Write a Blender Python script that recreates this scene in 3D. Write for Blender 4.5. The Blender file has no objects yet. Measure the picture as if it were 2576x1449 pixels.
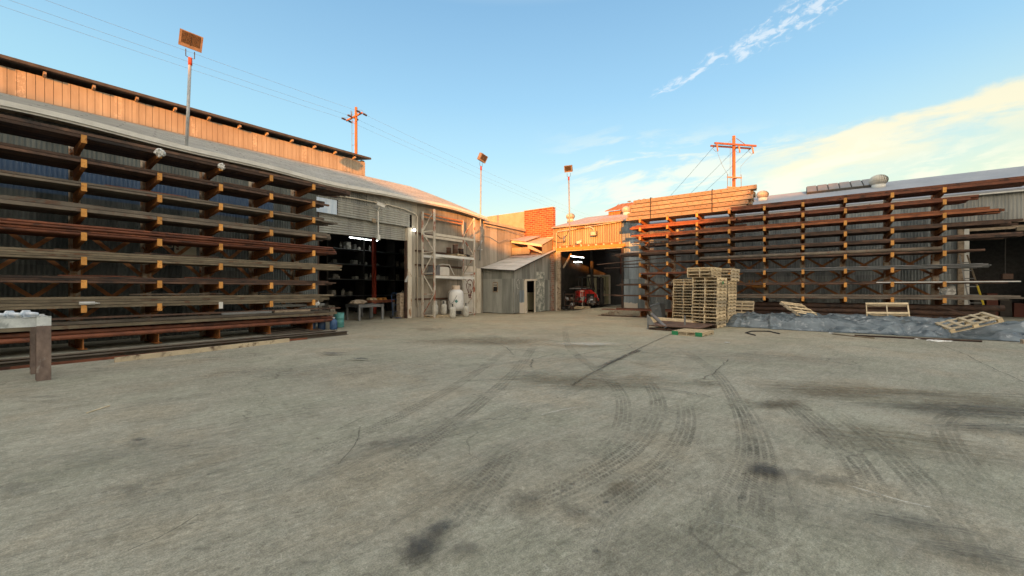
import bpy, math, random
from mathutils import Vector, Matrix
R = math.radians
rnd = random.Random(7)
C = bpy.context.scene.collection
# yard frame: +x runs along the left warehouse wall, the other wall stands at x = 26.1
FX, FY, RX, RY = .8112, .5848, .5848, -.8112       # camera forward / right in the yard frame
CAMZ = 1.6
def ray(px):
    s = (px-1288)/1000.0
    return FX+RX*s, FY+RY*s
def gp(px, py, z=0.0):                              # point of the yard surface seen at that place of the photo
    Y = (CAMZ-z)*1000/(py-728.0); d = ray(px)
    return (Y*d[0], Y*d[1], z)
def ony(px, yp=17.6):
    d = ray(px); Y = yp/d[1]; return Y*d[0]
def onx(px, xp=26.1):
    d = ray(px); Y = xp/d[0]; return Y*d[1]
def cam2yard(X, Y):
    return (RX*X+FX*Y, RY*X+FY*Y)
# ------------------------------------------------------------------ materials
class NT:
    def __init__(s, nt): s.t = nt; s.n = nt.nodes; s.l = nt.links
    def a(s, typ, **kw):
        n = s.n.new(typ)
        for k, v in kw.items():
            if k.startswith('i_'):
                n.inputs[k[2:].replace('_', ' ')].default_value = v
            elif k.startswith('I'):
                n.inputs[int(k[1:])].default_value = v
            else: setattr(n, k, v)
        return n
    def k(s, a, b): s.l.new(a, b)
    def math(s, op, x, y=None, z=None, clamp=False):
        n = s.a('ShaderNodeMath', operation=op, use_clamp=clamp)
        for i, v in enumerate((x, y, z)):
            if v is None: continue
            if isinstance(v, (int, float)): n.inputs[i].default_value = v
            else: s.k(v, n.inputs[i])
        return n.outputs[0]
    def vm(s, op, x, y=None):
        n = s.a('ShaderNodeVectorMath', operation=op)
        for i, v in enumerate((x, y)):
            if v is None: continue
            if isinstance(v, (tuple, list)): n.inputs[i].default_value = v
            else: s.k(v, n.inputs[i])
        return n.outputs['Value'] if op in ('LENGTH', 'DOT_PRODUCT', 'DISTANCE') else n.outputs[0]
    def noise(s, vec, scale=5, detail=5, rough=.55, dist=0):
        n = s.a('ShaderNodeTexNoise', i_Scale=scale, i_Detail=detail, i_Roughness=rough, i_Distortion=dist)
        if vec is not None: s.k(vec, n.inputs['Vector'])
        return n.outputs['Fac']
    def ramp(s, fac, stops, interp='LINEAR'):
        n = s.a('ShaderNodeValToRGB'); cr = n.color_ramp; cr.interpolation = interp
        while len(cr.elements) < len(stops): cr.elements.new(.5)
        for e, (p, c) in zip(cr.elements, stops):
            e.position = p; e.color = (*c, 1) if len(c) == 3 else c
        s.k(fac, n.inputs[0]); return n.outputs[0]
    def mix(s, f, a, b, mode='MIX'):
        n = s.a('ShaderNodeMix', data_type='RGBA', blend_type=mode)
        for i, v in ((0, f), (6, a), (7, b)):
            if isinstance(v, (int, float)): n.inputs[i].default_value = v
            elif isinstance(v, (tuple, list)): n.inputs[i].default_value = (*v, 1)
            else: s.k(v, n.inputs[i])
        return n.outputs[2]
    def mr(s, v, a, b, c=0., d=1.):
        n = s.a('ShaderNodeMapRange', interpolation_type='SMOOTHSTEP')
        s.k(v, n.inputs[0])
        for i, x in enumerate((a, b, c, d)): n.inputs[i+1].default_value = x
        return n.outputs[0]
def g(v): return (v, v, v)
MATS = {}
def newmat(name):
    m = bpy.data.materials.new(name); m.use_nodes = True
    nt = NT(m.node_tree); b = nt.n['Principled BSDF']; MATS[name] = m
    return m, nt, b
def coords(nt, sc=(1, 1, 1), rand=True, off=0):
    pos = nt.a('ShaderNodeNewGeometry').outputs['Position']
    if rand:
        r = nt.a('ShaderNodeObjectInfo').outputs['Random']
        r = nt.math('MULTIPLY', r, 37.0)
        cv = nt.a('ShaderNodeCombineXYZ'); nt.k(r, cv.inputs[0]); nt.k(r, cv.inputs[2])
        pos = nt.vm('ADD', pos, cv.outputs[0])
    if sc != (1, 1, 1): pos = nt.vm('MULTIPLY', pos, sc)
    return pos
def pm(name, c1, c2, sc=(1, 1, 1), ns=3., rough=.75, metal=0., bump=.15, rust=None, var=.25, fine=40, lo=.35, hi=.65, spec=.35, grey=None):
    """weathered surface: two base tones by noise, optional third tone in patches, tone per object, fine bump"""
    m, nt, b = newmat(name)
    v = coords(nt, sc)
    n1 = nt.noise(v, ns, 5, .6)
    col = nt.ramp(n1, [(lo, c1), (hi, c2)])
    if rust:
        rc, th, rs = rust
        n2 = nt.noise(v, rs, 6, .65, .3)
        col = nt.mix(nt.mr(n2, th-.05, th+.07), col, rc)
    n3 = nt.noise(coords(nt, rand=False), fine, 2, .6)
    col = nt.mix(nt.math('MULTIPLY', n3, .35), col, nt.mix(1., col, g(.35), 'MULTIPLY'))
    if grey:
        r3 = nt.a('ShaderNodeObjectInfo').outputs['Random']; r3 = nt.math('FRACT', nt.math('MULTIPLY', r3, 7.31))
        col = nt.mix(nt.mr(r3, .45, 1.), col, nt.mix(1., col, grey, 'MULTIPLY'))
    if var:
        r = nt.a('ShaderNodeObjectInfo').outputs['Random']
        k = nt.math('ADD', nt.math('MULTIPLY', r, 2*var), 1-var)
        cc = nt.a('ShaderNodeCombineColor')
        for i in range(3): nt.k(k, cc.inputs[i])
        col = nt.mix(1., col, cc.outputs[0], 'MULTIPLY')
    nt.k(col, b.inputs['Base Color'])
    b.inputs['Metallic'].default_value = metal
    b.inputs['Specular IOR Level'].default_value = spec
    nt.k(nt.math('ADD', nt.math('MULTIPLY', n1, .3), rough-.15), b.inputs['Roughness'])
    if bump:
        bp = nt.a('ShaderNodeBump', i_Strength=bump, i_Distance=.01)
        nt.k(n3, bp.inputs['Height']); nt.k(bp.outputs[0], b.inputs['Normal'])
    return m
def emis(name, col, st):
    m, nt, b = newmat(name)
    b.inputs['Base Color'].default_value = (.8, .8, .8, 1)
    b.inputs['Emission Color'].default_value = (*col, 1); b.inputs['Emission Strength'].default_value = st
    return m
def corrmat(name, light, dark, rustc=(.16, .08, .04), rustth=.68, stain=1., patch=None, metal=.25):
    m, nt, b = newmat(name)
    pos = coords(nt, rand=False)
    sx = nt.a('ShaderNodeSeparateXYZ'); nt.k(pos, sx.inputs[0])
    sm = nt.math('ADD', sx.outputs[0], sx.outputs[1])
    sh = nt.math('FLOOR', nt.math('DIVIDE', sm, .82))
    zz = nt.math('FLOOR', nt.math('DIVIDE', nt.math('ADD', sx.outputs[2], .3), 2.6))
    cv = nt.a('ShaderNodeCombineXYZ'); nt.k(sh, cv.inputs[0]); nt.k(zz, cv.inputs[1])
    wn = nt.a('ShaderNodeTexWhiteNoise', noise_dimensions='2D'); nt.k(cv.outputs[0], wn.inputs['Vector'])
    v = nt.vm('MULTIPLY', pos, (2.2, 2.2, .35))
    n1 = nt.noise(v, 1.6, 8, .62)
    f = nt.math('ADD', nt.math('MULTIPLY', n1, .9), nt.math('MULTIPLY', wn.outputs['Value'], .38))
    col = nt.ramp(f, [(.38, dark), (.86, light)])
    seam = nt.math('FRACT', nt.math('DIVIDE', sm, .82))
    col = nt.mix(nt.mr(seam, .0, .035, .55, 0), col, (.05, .05, .05))
    n2 = nt.noise(nt.vm('MULTIPLY', pos, (3, 3, .7)), 1.3, 9, .7, .4)
    col = nt.mix(nt.mr(n2, rustth-.03, rustth+.12), col, rustc)
    if patch: col = patch(nt, sx, col)
    nt.k(col, b.inputs['Base Color'])
    b.inputs['Metallic'].default_value = metal; b.inputs['Roughness'].default_value = .58
    b.inputs['Specular IOR Level'].default_value = .3
    bp = nt.a('ShaderNodeBump', i_Strength=.25, i_Distance=.02)
    nt.k(nt.noise(pos, 6, 5), bp.inputs['Height']); nt.k(bp.outputs[0], b.inputs['Normal'])
    return m

def blueband(nt, sx, col):
    f = nt.math('MULTIPLY', nt.mr(sx.outputs[2], 4.35, 4.42), nt.mr(sx.outputs[2], 5.3, 5.22))
    f = nt.math('MULTIPLY', f, nt.mr(sx.outputs[0], 7.6, 7.5))
    return nt.mix(nt.math('MULTIPLY', f, .8), col, (.07, .13, .24))
def whitebase(nt, sx, col):
    pos = coords(nt, rand=False)
    f = nt.mr(nt.math('ADD', sx.outputs[2], nt.math('MULTIPLY', nt.noise(pos, 4, 5), .35)), .92, .85)
    f = nt.math('MULTIPLY', f, nt.mr(sx.outputs[1], 5.0, 5.4))
    return nt.mix(f, col, (.62, .56, .48))
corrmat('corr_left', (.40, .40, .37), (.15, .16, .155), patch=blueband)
corrmat('corr_behind_shaded', (.16, .175, .168), (.05, .06, .058), patch=blueband)  # wall steel darkened, the rack's shade painted into its colour
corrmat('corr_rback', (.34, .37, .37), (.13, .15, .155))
corrmat('corr_corner', (.42, .385, .32), (.235, .21, .17))
corrmat('corr_shed', (.37, .38, .35), (.17, .18, .165), rustth=.75)
corrmat('corr_patchy', (.60, .60, .53), (.22, .23, .21), rustth=.75, patch=lambda nt, sx, col: nt.mix(nt.mr(nt.noise(coords(nt, rand=False), 4, 7, .7), .40, .62), (.20, .22, .20), (.58, .58, .51)))
corrmat('corr_right', (.34, .40, .44), (.13, .16, .18), patch=whitebase)
corrmat('corr_orange', (.37, .32, .22), (.25, .20, .13), rustth=.8)
corrmat('corr_door', (.42, .42, .38), (.25, .25, .23), rustth=.78)
pm('shed_roof', (.46, .45, .41), (.60, .58, .54), ns=1.2, rust=((.25, .2, .16), .66, 2.5), var=0)
pm('cream', (.60, .53, .42), (.72, .66, .55), sc=(1, 1, .4), ns=3, rust=((.30, .14, .05), .62, 2.2), var=.05)
pm('white_paint', (.62, .62, .58), (.78, .77, .72), ns=2, rust=((.30, .20, .13), .68, 3), var=.05)
pm('gutter_white', (.68, .67, .62), (.82, .81, .76), ns=3, var=0)
pm('dark_steel', (.03, .03, .03), (.07, .065, .06), ns=4)
pm('rust_dark', (.055, .034, .025), (.13, .072, .048), sc=(1, 1, 1), ns=3, rust=((.03, .022, .02), .58, 1.3), var=.4, rough=.7)
pm('rust_red', (.13, .045, .025), (.24, .085, .045), ns=3, rust=((.07, .03, .02), .58, 2), var=.3, rough=.7)
pm('rust_orange', (.20, .065, .03), (.34, .12, .05), ns=3, rust=((.10, .04, .02), .6, 2), var=.25, rough=.7)
pm('mill', (.10, .082, .064), (.18, .148, .115), ns=2, rust=((.12, .06, .035), .6, 2.4), var=.35, rough=.6)
pm('olive', (.13, .105, .07), (.23, .185, .125), ns=2.5, rust=((.13, .07, .04), .6, 2), var=.25, rough=.65)
pm('greysteel', (.17, .18, .18), (.27, .27, .27), ns=3, rust=((.14, .08, .05), .66, 3), rough=.5, metal=.4)
pm('rack_orange', (.32, .11, .03), (.50, .20, .055), ns=5, rust=((.09, .03, .015), .6, 5), var=.2)
pm('tip_orange', (.62, .27, .06), (.80, .40, .11), ns=9, rust=((.36, .13, .035), .60, 9), var=.22)
pm('col_cream', (.36, .20, .11), (.66, .58, .47), sc=(1, 1, .8), ns=4, lo=.4, hi=.55, rust=((.42, .13, .035), .58, 5), var=.12)
pm('brace', (.34, .13, .05), (.52, .24, .11), ns=5, var=.2)
pm('timber', (.62, .48, .29), (.85, .69, .45), sc=(1, 1, 3), ns=6, rust=((.32, .25, .17), .60, 3), grey=(.62, .66, .74), var=.3, fine=60)
pm('timber_old', (.25, .19, .13), (.45, .36, .26), sc=(1, 1, 2), ns=5, rust=((.1, .06, .04), .6, 3), var=.2)
pm('plank_pale', (.55, .45, .31), (.68, .56, .38), ns=2, rust=((.11, .06, .04), .56, 1.6), var=0)
pm('beamtan', (.31, .24, .165), (.42, .34, .25), sc=(1, .25, 1), ns=3, rust=((.34, .24, .16), .68, 4), var=.2)
pm('black', (.012, .012, .013), (.03, .03, .03), ns=8, rough=.6)
pm('rubber', (.02, .02, .02), (.045, .043, .04), ns=8, rough=.85)
pm('galv', (.50, .54, .55), (.72, .76, .76), ns=5, rough=.40, metal=.15, rust=((.38, .42, .42), .55, 6), var=.05)
pm('bolt_galv', (.60, .68, .78), (.75, .82, .90), ns=6, rough=.4, metal=.1, var=.05)
pm('pole_grey', (.32, .34, .35), (.46, .46, .46), ns=6, rough=.5, metal=.3)
pm('red_paint', (.35, .05, .03), (.5, .09, .05), ns=5)
pm('lamp_case', (.17, .13, .10), (.26, .20, .15), ns=6, var=.1)
pm('lamp_glass', (.03, .022, .015), (.10, .07, .04), ns=30, rough=.3)
pm('utility_wood', (.36, .11, .035), (.52, .19, .06), sc=(3, 3, .4), ns=4, rust=((.16, .06, .03), .62, 5), var=.05)
pm('utility_dark', (.16, .055, .03), (.27, .1, .055), ns=5)
pm('insulator', (.06, .045, .04), (.12, .085, .07), ns=9, rough=.35)
pm('cutout', (.50, .20, .10), (.62, .30, .16), ns=8, rough=.4)
pm('tank_white', (.72, .72, .70), (.84, .84, .81), ns=3, rough=.4, rust=((.55, .53, .48), .66, 4), var=.03)
pm('tank_tan', (.72, .58, .46), (.80, .68, .56), ns=3, rough=.5, var=0)
pm('cyl_grey', (.48, .47, .42), (.66, .65, .58), ns=5, rough=.5, rust=((.38, .33, .26), .62, 7), var=.1)
pm('plaster', (.46, .36, .24), (.56, .45, .32), ns=2, var=0)
pm('tarp', (.075, .10, .12), (.15, .19, .215), ns=2.5, rough=.32, spec=.7, bump=.2, rust=((.30, .33, .35), .60, 4), var=0, fine=14)
pm('plastic', (.6, .6, .58), (.8, .8, .78), ns=9, rough=.35)
pm('bin_grey', (.10, .11, .115), (.15, .16, .165), ns=5, rough=.5)
pm('fork_red', (.50, .02, .015), (.62, .035, .02), ns=3, rough=.32, spec=.5, var=.0)
pm('green_paint', (.02, .20, .08), (.04, .28, .12), ns=6, var=0)
pm('teal', (.07, .26, .25), (.13, .36, .33), ns=5, rough=.45)
pm('blue_plastic', (.02, .05, .13), (.05, .11, .22), ns=5, rough=.4)
pm('yellow', (.55, .42, .03), (.7, .52, .05), ns=5)
pm('container', (.38, .37, .24), (.48, .46, .31), ns=2, var=0)
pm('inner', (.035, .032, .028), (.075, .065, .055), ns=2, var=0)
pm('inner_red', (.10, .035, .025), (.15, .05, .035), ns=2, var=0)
pm('membrane', (.27, .285, .32), (.35, .365, .40), ns=.8, rough=.6, rust=((.20, .21, .24), .66, 1.6), var=0, fine=8)
pm('pink_roof', (.42, .33, .30), (.52, .42, .37), sc=(.4, 2, 1), ns=1, var=0)
pm('vent', (.45, .42, .36), (.58, .55, .48), ns=6, rough=.5, metal=.2)
pm('skylight', (.15, .145, .14), (.22, .21, .20), ns=4, rough=.4)
pm('tarpaper', (.05, .045, .04), (.09, .08, .07), ns=3)
pm('neigh', (.25, .22, .18), (.35, .3, .25), ns=1, var=0)
pm('paper', (.75, .75, .72), (.85, .85, .82), ns=5)
pm('graffiti_red', (.10, .02, .02), (.16, .035, .03), ns=8, var=0)
pm('graffiti_pale', (.5, .5, .46), (.6, .6, .55), ns=8, var=0)
pm('skyblue_panel', (.55, .68, .85), (.70, .80, .92), sc=(3, 3, .3), ns=2, rough=.3, var=0)
pm('sign_cream', (.42, .38, .27), (.52, .47, .34), ns=4, var=0)
pm('panel_pale', (.60, .57, .50), (.70, .66, .58), ns=4, var=0)
pm('wire', (.16, .19, .21), (.22, .25, .27), ns=2, var=0, bump=0)
pm('bird', (.12, .12, .13), (.2, .2, .2), ns=20)
emis('tube_light', (.92, 1., .96), 9.)
emis('lamp_lit', (1, 1, .9), 6.)
# board wall of the tall warehouse
m, nt, b = newmat('boards')
pos = coords(nt, rand=False); sx = nt.a('ShaderNodeSeparateXYZ'); nt.k(pos, sx.inputs[0])
bi = nt.math('FLOOR', nt.math('DIVIDE', sx.outputs[0], .21))
wn = nt.a('ShaderNodeTexWhiteNoise', noise_dimensions='1D'); nt.k(bi, wn.inputs['W'])
n1 = nt.noise(nt.vm('MULTIPLY', pos, (3, 1, .7)), 1.5, 8, .65)
col = nt.ramp(nt.math('ADD', nt.math('MULTIPLY', n1, .8), nt.math('MULTIPLY', wn.outputs['Value'], .25)), [(.3, (.30, .25, .185)), (.8, (.43, .37, .28))])
bi2 = nt.mr(nt.noise(pos, .5, 4), .45, .62); col = nt.mix(nt.math('MULTIPLY', bi2, .35), col, (.26, .19, .13))
run = nt.math('MULTIPLY', nt.mr(nt.math('ABSOLUTE', nt.math('SUBTRACT', nt.math('FRACT', nt.math('DIVIDE', sx.outputs[0], 2.45)), .5)), .06, .03),
              nt.mr(nt.noise(nt.vm('MULTIPLY', pos, (5, 1, 4)), 2.2, 6, .7), .48, .6))
col = nt.mix(nt.math('MULTIPLY', run, .6), col, (.62, .5, .38))
nt.k(col, b.inputs['Base Color']); b.inputs['Roughness'].default_value = .85
# brick
m, nt, b = newmat('brick')
pos = coords(nt, rand=False); sx = nt.a('ShaderNodeSeparateXYZ'); nt.k(pos, sx.inputs[0])
cv = nt.a('ShaderNodeCombineXYZ'); nt.k(nt.math('ADD', sx.outputs[1], sx.outputs[0]), cv.inputs[0]); nt.k(sx.outputs[2], cv.inputs[1])
bt = nt.a('ShaderNodeTexBrick', i_Scale=1., i_Color1=(.42, .10, .035, 1), i_Color2=(.22, .05, .02, 1), i_Mortar=(.46, .24, .13, 1))
bt.inputs['Brick Width'].default_value = .42; bt.inputs['Row Height'].default_value = .15; bt.inputs['Mortar Size'].default_value = .018
nt.k(cv.outputs[0], bt.inputs['Vector'])
n1 = nt.noise(pos, 2.2, 6, .6); n2 = nt.noise(nt.vm('MULTIPLY', pos, (1, 1, 5)), 1.1, 5, .7, .4)
col = nt.mix(nt.mr(n1, .4, .7), bt.outputs['Color'], nt.mix(1., bt.outputs['Color'], (1.35, 1.2, 1.1), 'MULTIPLY'))
col = nt.mix(nt.mr(n2, .64, .67), col, (.07, .03, .025))
nt.k(col, b.inputs['Base Color']); b.inputs['Roughness'].default_value = .9
bp = nt.a('ShaderNodeBump', i_Strength=.6, i_Distance=.01); nt.k(nt.math('SUBTRACT', 1., bt.outputs['Fac']), bp.inputs['Height']); nt.k(bp.outputs[0], b.inputs['Normal'])
MATS['brick_old'] = MATS['brick'].copy(); _b = [n for n in MATS['brick_old'].node_tree.nodes if n.type == 'TEX_BRICK'][0]
_b.inputs['Color1'].default_value = (.26, .12, .08, 1); _b.inputs['Color2'].default_value = (.30, .24, .19, 1); _b.inputs['Mortar'].default_value = (.30, .27, .23, 1)
# shingles
m, nt, b = newmat('shingle')
pos = coords(nt, rand=False); sx = nt.a('ShaderNodeSeparateXYZ'); nt.k(pos, sx.inputs[0])
row = nt.math('FLOOR', nt.math('DIVIDE', nt.math('SUBTRACT', sx.outputs[1], 17.2), .2))
xo = nt.math('ADD', sx.outputs[0], nt.math('MULTIPLY', row, .137))
tab = nt.math('DIVIDE', xo, .92); tf = nt.math('FRACT', tab)
cv = nt.a('ShaderNodeCombineXYZ'); nt.k(nt.math('FLOOR', tab), cv.inputs[0]); nt.k(row, cv.inputs[1])
wn = nt.a('ShaderNodeTexWhiteNoise', noise_dimensions='2D'); nt.k(cv.outputs[0], wn.inputs['Vector'])
n1 = nt.noise(pos, 1.5, 6); n3 = nt.noise(pos, 60, 3)
f = nt.math('ADD', nt.math('MULTIPLY', n1, .6), nt.math('ADD', nt.math('MULTIPLY', wn.outputs['Value'], .22), nt.math('MULTIPLY', n3, .2)))
col = nt.ramp(f, [(.25, (.27, .27, .26)), (.8, (.46, .46, .445))])
rf = nt.math('FRACT', nt.math('DIVIDE', nt.math('SUBTRACT', sx.outputs[1], 17.2), .2))
notch = nt.math('MULTIPLY', nt.math('LESS_THAN', tf, .07), nt.math('LESS_THAN', rf, .75))
col = nt.mix(nt.math('MULTIPLY', notch, nt.math('MULTIPLY', nt.mr(n1, .2, .45), .8)), col, (.05, .05, .05))
nt.k(col, b.inputs['Base Color']); b.inputs['Roughness'].default_value = .92
# ground
m, nt, b = newmat('concrete_yard')
pos = coords(nt, rand=False)
rt = nt.a('ShaderNodeVectorRotate', rotation_type='Z_AXIS'); rt.inputs['Angle'].default_value = R(15); nt.k(pos, rt.inputs['Vector'])
ro = rt.outputs[0]
big = nt.noise(pos, .22, 5, .6); mid = nt.noise(ro, 1.3, 6, .68, .6)
st = nt.noise(nt.vm('MULTIPLY', ro, (1., 4.2, 1)), 1.6, 6, .72, .5)
st2 = nt.noise(nt.vm('MULTIPLY', ro, (5., 1.1, 1)), 2.0, 6, .72, .8)
fin = nt.noise(pos, 95, 2, .7); fin2 = nt.noise(pos, 22, 4, .7)
st3 = nt.noise(nt.vm('MULTIPLY', ro, (1., 3.2, 1)), 7., 5, .75, .7)
f = nt.math('ADD', nt.math('MULTIPLY', big, .20), nt.math('MULTIPLY', mid, .17))
f = nt.math('ADD', f, nt.math('MULTIPLY', st, .20)); f = nt.math('ADD', f, nt.math('ADD', nt.math('MULTIPLY', st2, .15), nt.math('MULTIPLY', st3, .28)))
col = nt.ramp(f, [(.40, (.188, .180, .142)), (.49, (.288, .276, .222)), (.58, (.385, .369, .302))])
hue = nt.noise(pos, .55, 4, .6)
col = nt.mix(nt.mr(hue, .45, .62), col, nt.mix(1., col, (.97, 1.0, .98), 'MULTIPLY'))
col = nt.mix(nt.mr(hue, .50, .35), col, nt.mix(1., col, (1.03, .985, .94), 'MULTIPLY'))
# lighter and warmer towards the buildings' corner
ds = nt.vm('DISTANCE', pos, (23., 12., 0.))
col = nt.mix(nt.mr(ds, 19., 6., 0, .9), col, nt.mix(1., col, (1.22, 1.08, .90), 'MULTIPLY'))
dark = nt.mr(nt.noise(ro, 2.6, 6, .75, 1.2), .60, .72)
col = nt.mix(nt.math('MULTIPLY', dark, .22), col, (.09, .085, .07))
g3 = nt.mr(nt.noise(nt.vm('MULTIPLY', ro, (1, 2.6, 1)), 7, 5, .7, 2.2), .54, .63)
col = nt.mix(nt.math('MULTIPLY', g3, .34), col, (.10, .095, .075))
g4 = nt.mr(nt.noise(nt.vm('MULTIPLY', ro, (2.2, 1, 1)), 11, 4, .7, 1.6), .57, .66)
col = nt.mix(nt.math('MULTIPLY', g4, .25), col, (.55, .53, .46))
def vor(scale, w, warp, off):
    wv = nt.a('ShaderNodeTexNoise', i_Scale=scale*2.5, i_Detail=4); nt.k(pos, wv.inputs['Vector'])
    q = nt.vm('ADD', nt.vm('ADD', pos, off), nt.vm('MULTIPLY', nt.vm('SUBTRACT', wv.outputs['Color'], (.5, .5, .5)), (warp, warp, 0)))
    vn = nt.a('ShaderNodeTexVoronoi', feature='DISTANCE_TO_EDGE', i_Scale=scale); nt.k(q, vn.inputs['Vector'])
    return nt.mr(vn.outputs['Distance'], w, w*.2)
ck = nt.math('MULTIPLY', vor(.30, .0042, 2.2, (0, 0, 0)), nt.mr(nt.noise(pos, .6, 4), .47, .58))
ck2 = nt.math('MULTIPLY', vor(1.1, .010, .7, (3, 5, 0)), nt.mr(nt.noise(nt.vm('ADD', pos, (7, 1, 0)), .35, 4), .56, .62))
col = nt.mix(nt.math('MULTIPLY', ck, .42), col, (.06, .055, .045)); col = nt.mix(nt.math('MULTIPLY', ck2, .45), col, (.07, .062, .05))
drip = nt.mr(nt.noise(nt.vm('ADD', nt.vm('MULTIPLY', ro, (1, 1.6, 1)), (11, 2, 0)), 3.1, 5, .6, .3), .690, .715)
col = nt.mix(nt.math('MULTIPLY', drip, .55), col, (.075, .07, .058))
sp = nt.mr(nt.noise(pos, 24, 3, .8), .66, .71)
col = nt.mix(nt.math('MULTIPLY', sp, .6), col, (.06, .058, .05))
sp2 = nt.mr(nt.noise(nt.vm('ADD', pos, (9, 3, 0)), 48, 3, .6), .73, .78)
col = nt.mix(nt.math('MULTIPLY', sp2, .4), col, (.6, .58, .52))
col = nt.mix(nt.math('MULTIPLY', nt.mr(fin, .36, .64), .6), col, nt.mix(1., col, g(.48), 'MULTIPLY'))
col = nt.mix(nt.math('MULTIPLY', nt.mr(fin2, .4, .62), .55), col, nt.mix(1., col, g(1.4), 'MULTIPLY'))
nt.k(col, b.inputs['Base Color']); b.inputs['Roughness'].default_value = .88; b.inputs['Specular IOR Level'].default_value = .25
bp = nt.a('ShaderNodeBump', i_Strength=.9, i_Distance=.014)
nt.k(nt.math('ADD', nt.math('MULTIPLY', fin, .3), nt.math('ADD', fin2, nt.math('MULTIPLY', st, 1.5))), bp.inputs['Height']); nt.k(bp.outputs[0], b.inputs['Normal'])
def alphamat(name, col, build, strength):
    m, nt, b = newmat(name)
    uv = nt.a('ShaderNodeUVMap').outputs[0]
    a = nt.math('MULTIPLY', build(nt, uv), strength, clamp=True)
    b.inputs['Base Color'].default_value = (*col, 1); b.inputs['Roughness'].default_value = .85
    tr = nt.a('ShaderNodeBsdfTransparent'); mx = nt.a('ShaderNodeMixShader')
    nt.k(a, mx.inputs[0]); nt.k(tr.outputs[0], mx.inputs[1]); nt.k(b.outputs[0], mx.inputs[2])
    nt.k(mx.outputs[0], nt.n['Material Output'].inputs[0])
    return m
def blobf(k=.9, ns=5.):
    def f(nt, uv):
        p = nt.vm('SUBTRACT', uv, (.5, .5, 0)); r = nt.math('MULTIPLY', nt.vm('LENGTH', p), 2.)
        pos = coords(nt)
        n = nt.noise(pos, ns, 9, .72, .4); n2 = nt.noise(pos, ns*5, 6, .7)
        v = nt.math('ADD', r, nt.math('MULTIPLY', nt.math('SUBTRACT', n, .5), 1.9*k))
        a = nt.mr(v, .85, .12)
        return nt.math('MULTIPLY', a, nt.mr(n2, .25, .6, .45, 1.))
    return f
alphamat('stain_dark', (.035, .035, .034), blobf(), .8)
alphamat('stain_mid', (.07, .065, .05), blobf(1.5, 4), .42)
alphamat('stain_brown', (.10, .075, .04), blobf(1.7, 3), .5)
alphamat('stain_wet', (.03, .035, .045), blobf(1., 7), .9)
alphamat('stain_pale', (.52, .50, .45), blobf(1.2, 4), .5)
def streakf(nt, uv):
    p = nt.vm('SUBTRACT', uv, (.5, .5, 0)); r = nt.math('MULTIPLY', nt.vm('LENGTH', p), 2.)
    o = nt.math('MULTIPLY', nt.a('ShaderNodeObjectInfo').outputs['Random'], 50); cv = nt.a('ShaderNodeCombineXYZ'); nt.k(o, cv.inputs[0]); nt.k(o, cv.inputs[1])
    q = nt.vm('ADD', nt.vm('MULTIPLY', uv, (3.2, 13., 1)), cv.outputs[0])
    n = nt.noise(q, 1., 8, .7, .6); n2 = nt.noise(coords(nt), 9, 6, .72)
    e = nt.mr(nt.math('ADD', r, nt.math('MULTIPLY', nt.math('SUBTRACT', nt.noise(q, .5, 3), .5), .9)), .95, .2)
    return nt.math('MULTIPLY', nt.math('MULTIPLY', e, nt.mr(n, .36, .64)), nt.mr(n2, .35, .6, .35, 1.))
alphamat('streak_brown', (.115, .085, .04), streakf, .72)
alphamat('streak_dark', (.045, .045, .038), streakf, .85)
alphamat('streak_dark2', (.10, .095, .075), streakf, .28)
def treadf(nt, uv):
    sx = nt.a('ShaderNodeSeparateXYZ'); nt.k(uv, sx.inputs[0])
    u, v = sx.outputs[0], sx.outputs[1]
    vv = nt.math('MULTIPLY', v, 4.); fr = nt.math('FRACT', vv); fl = nt.math('FLOOR', vv)
    rib = nt.math('MULTIPLY', nt.mr(fr, .10, .22), nt.mr(fr, .92, .78))
    ph = nt.math('ADD', nt.math('ADD', nt.math('MULTIPLY', u, 21.), nt.math('MULTIPLY', fl, .37)), nt.math('MULTIPLY', fr, .8))
    blk = nt.mr(nt.math('ABSOLUTE', nt.math('SUBTRACT', nt.math('FRACT', ph), .5)), .12, .26)
    pos = coords(nt, rand=False)
    n = nt.mr(nt.noise(pos, 1.8, 6, .7), .34, .60, .12, 1.); n2 = nt.mr(nt.noise(pos, 26, 4, .75), .34, .54, .1, 1)
    ends = nt.math('MULTIPLY', nt.mr(sx.outputs[2], 0, 1), 1.)
    a = nt.math('MULTIPLY', nt.math('MULTIPLY', rib, blk), nt.math('MULTIPLY', n, n2))
    fd = nt.a('ShaderNodeAttribute', attribute_name='fade').outputs['Fac']
    return nt.math('MULTIPLY', nt.math('ADD', a, nt.math('MULTIPLY', nt.math('MULTIPLY', n, rib), .22)), nt.mr(fd, 0, 1))
alphamat('tread', (.075, .07, .052), treadf, .29)
def smearf(nt, uv):
    sx = nt.a('ShaderNodeSeparateXYZ'); nt.k(uv, sx.inputs[0])
    cv = nt.a('ShaderNodeCombineXYZ'); nt.k(nt.math('MULTIPLY', sx.outputs[0], .8), cv.inputs[0]); nt.k(nt.math('MULTIPLY', sx.outputs[1], 13.), cv.inputs[1])
    r = nt.a('ShaderNodeObjectInfo').outputs['Random']; nt.k(nt.math('MULTIPLY', r, 30), cv.inputs[2])
    e = nt.math('MULTIPLY', nt.mr(sx.outputs[1], .0, .3), nt.mr(sx.outputs[1], 1., .7))
    return nt.math('MULTIPLY', e, nt.math('MULTIPLY', nt.mr(nt.noise(cv.outputs[0], 1.2, 8, .72), .42, .7), nt.mr(nt.a('ShaderNodeAttribute', attribute_name='fade').outputs['Fac'], 0, 1)))
alphamat('smear', (.10, .095, .08), smearf, .20)
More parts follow.
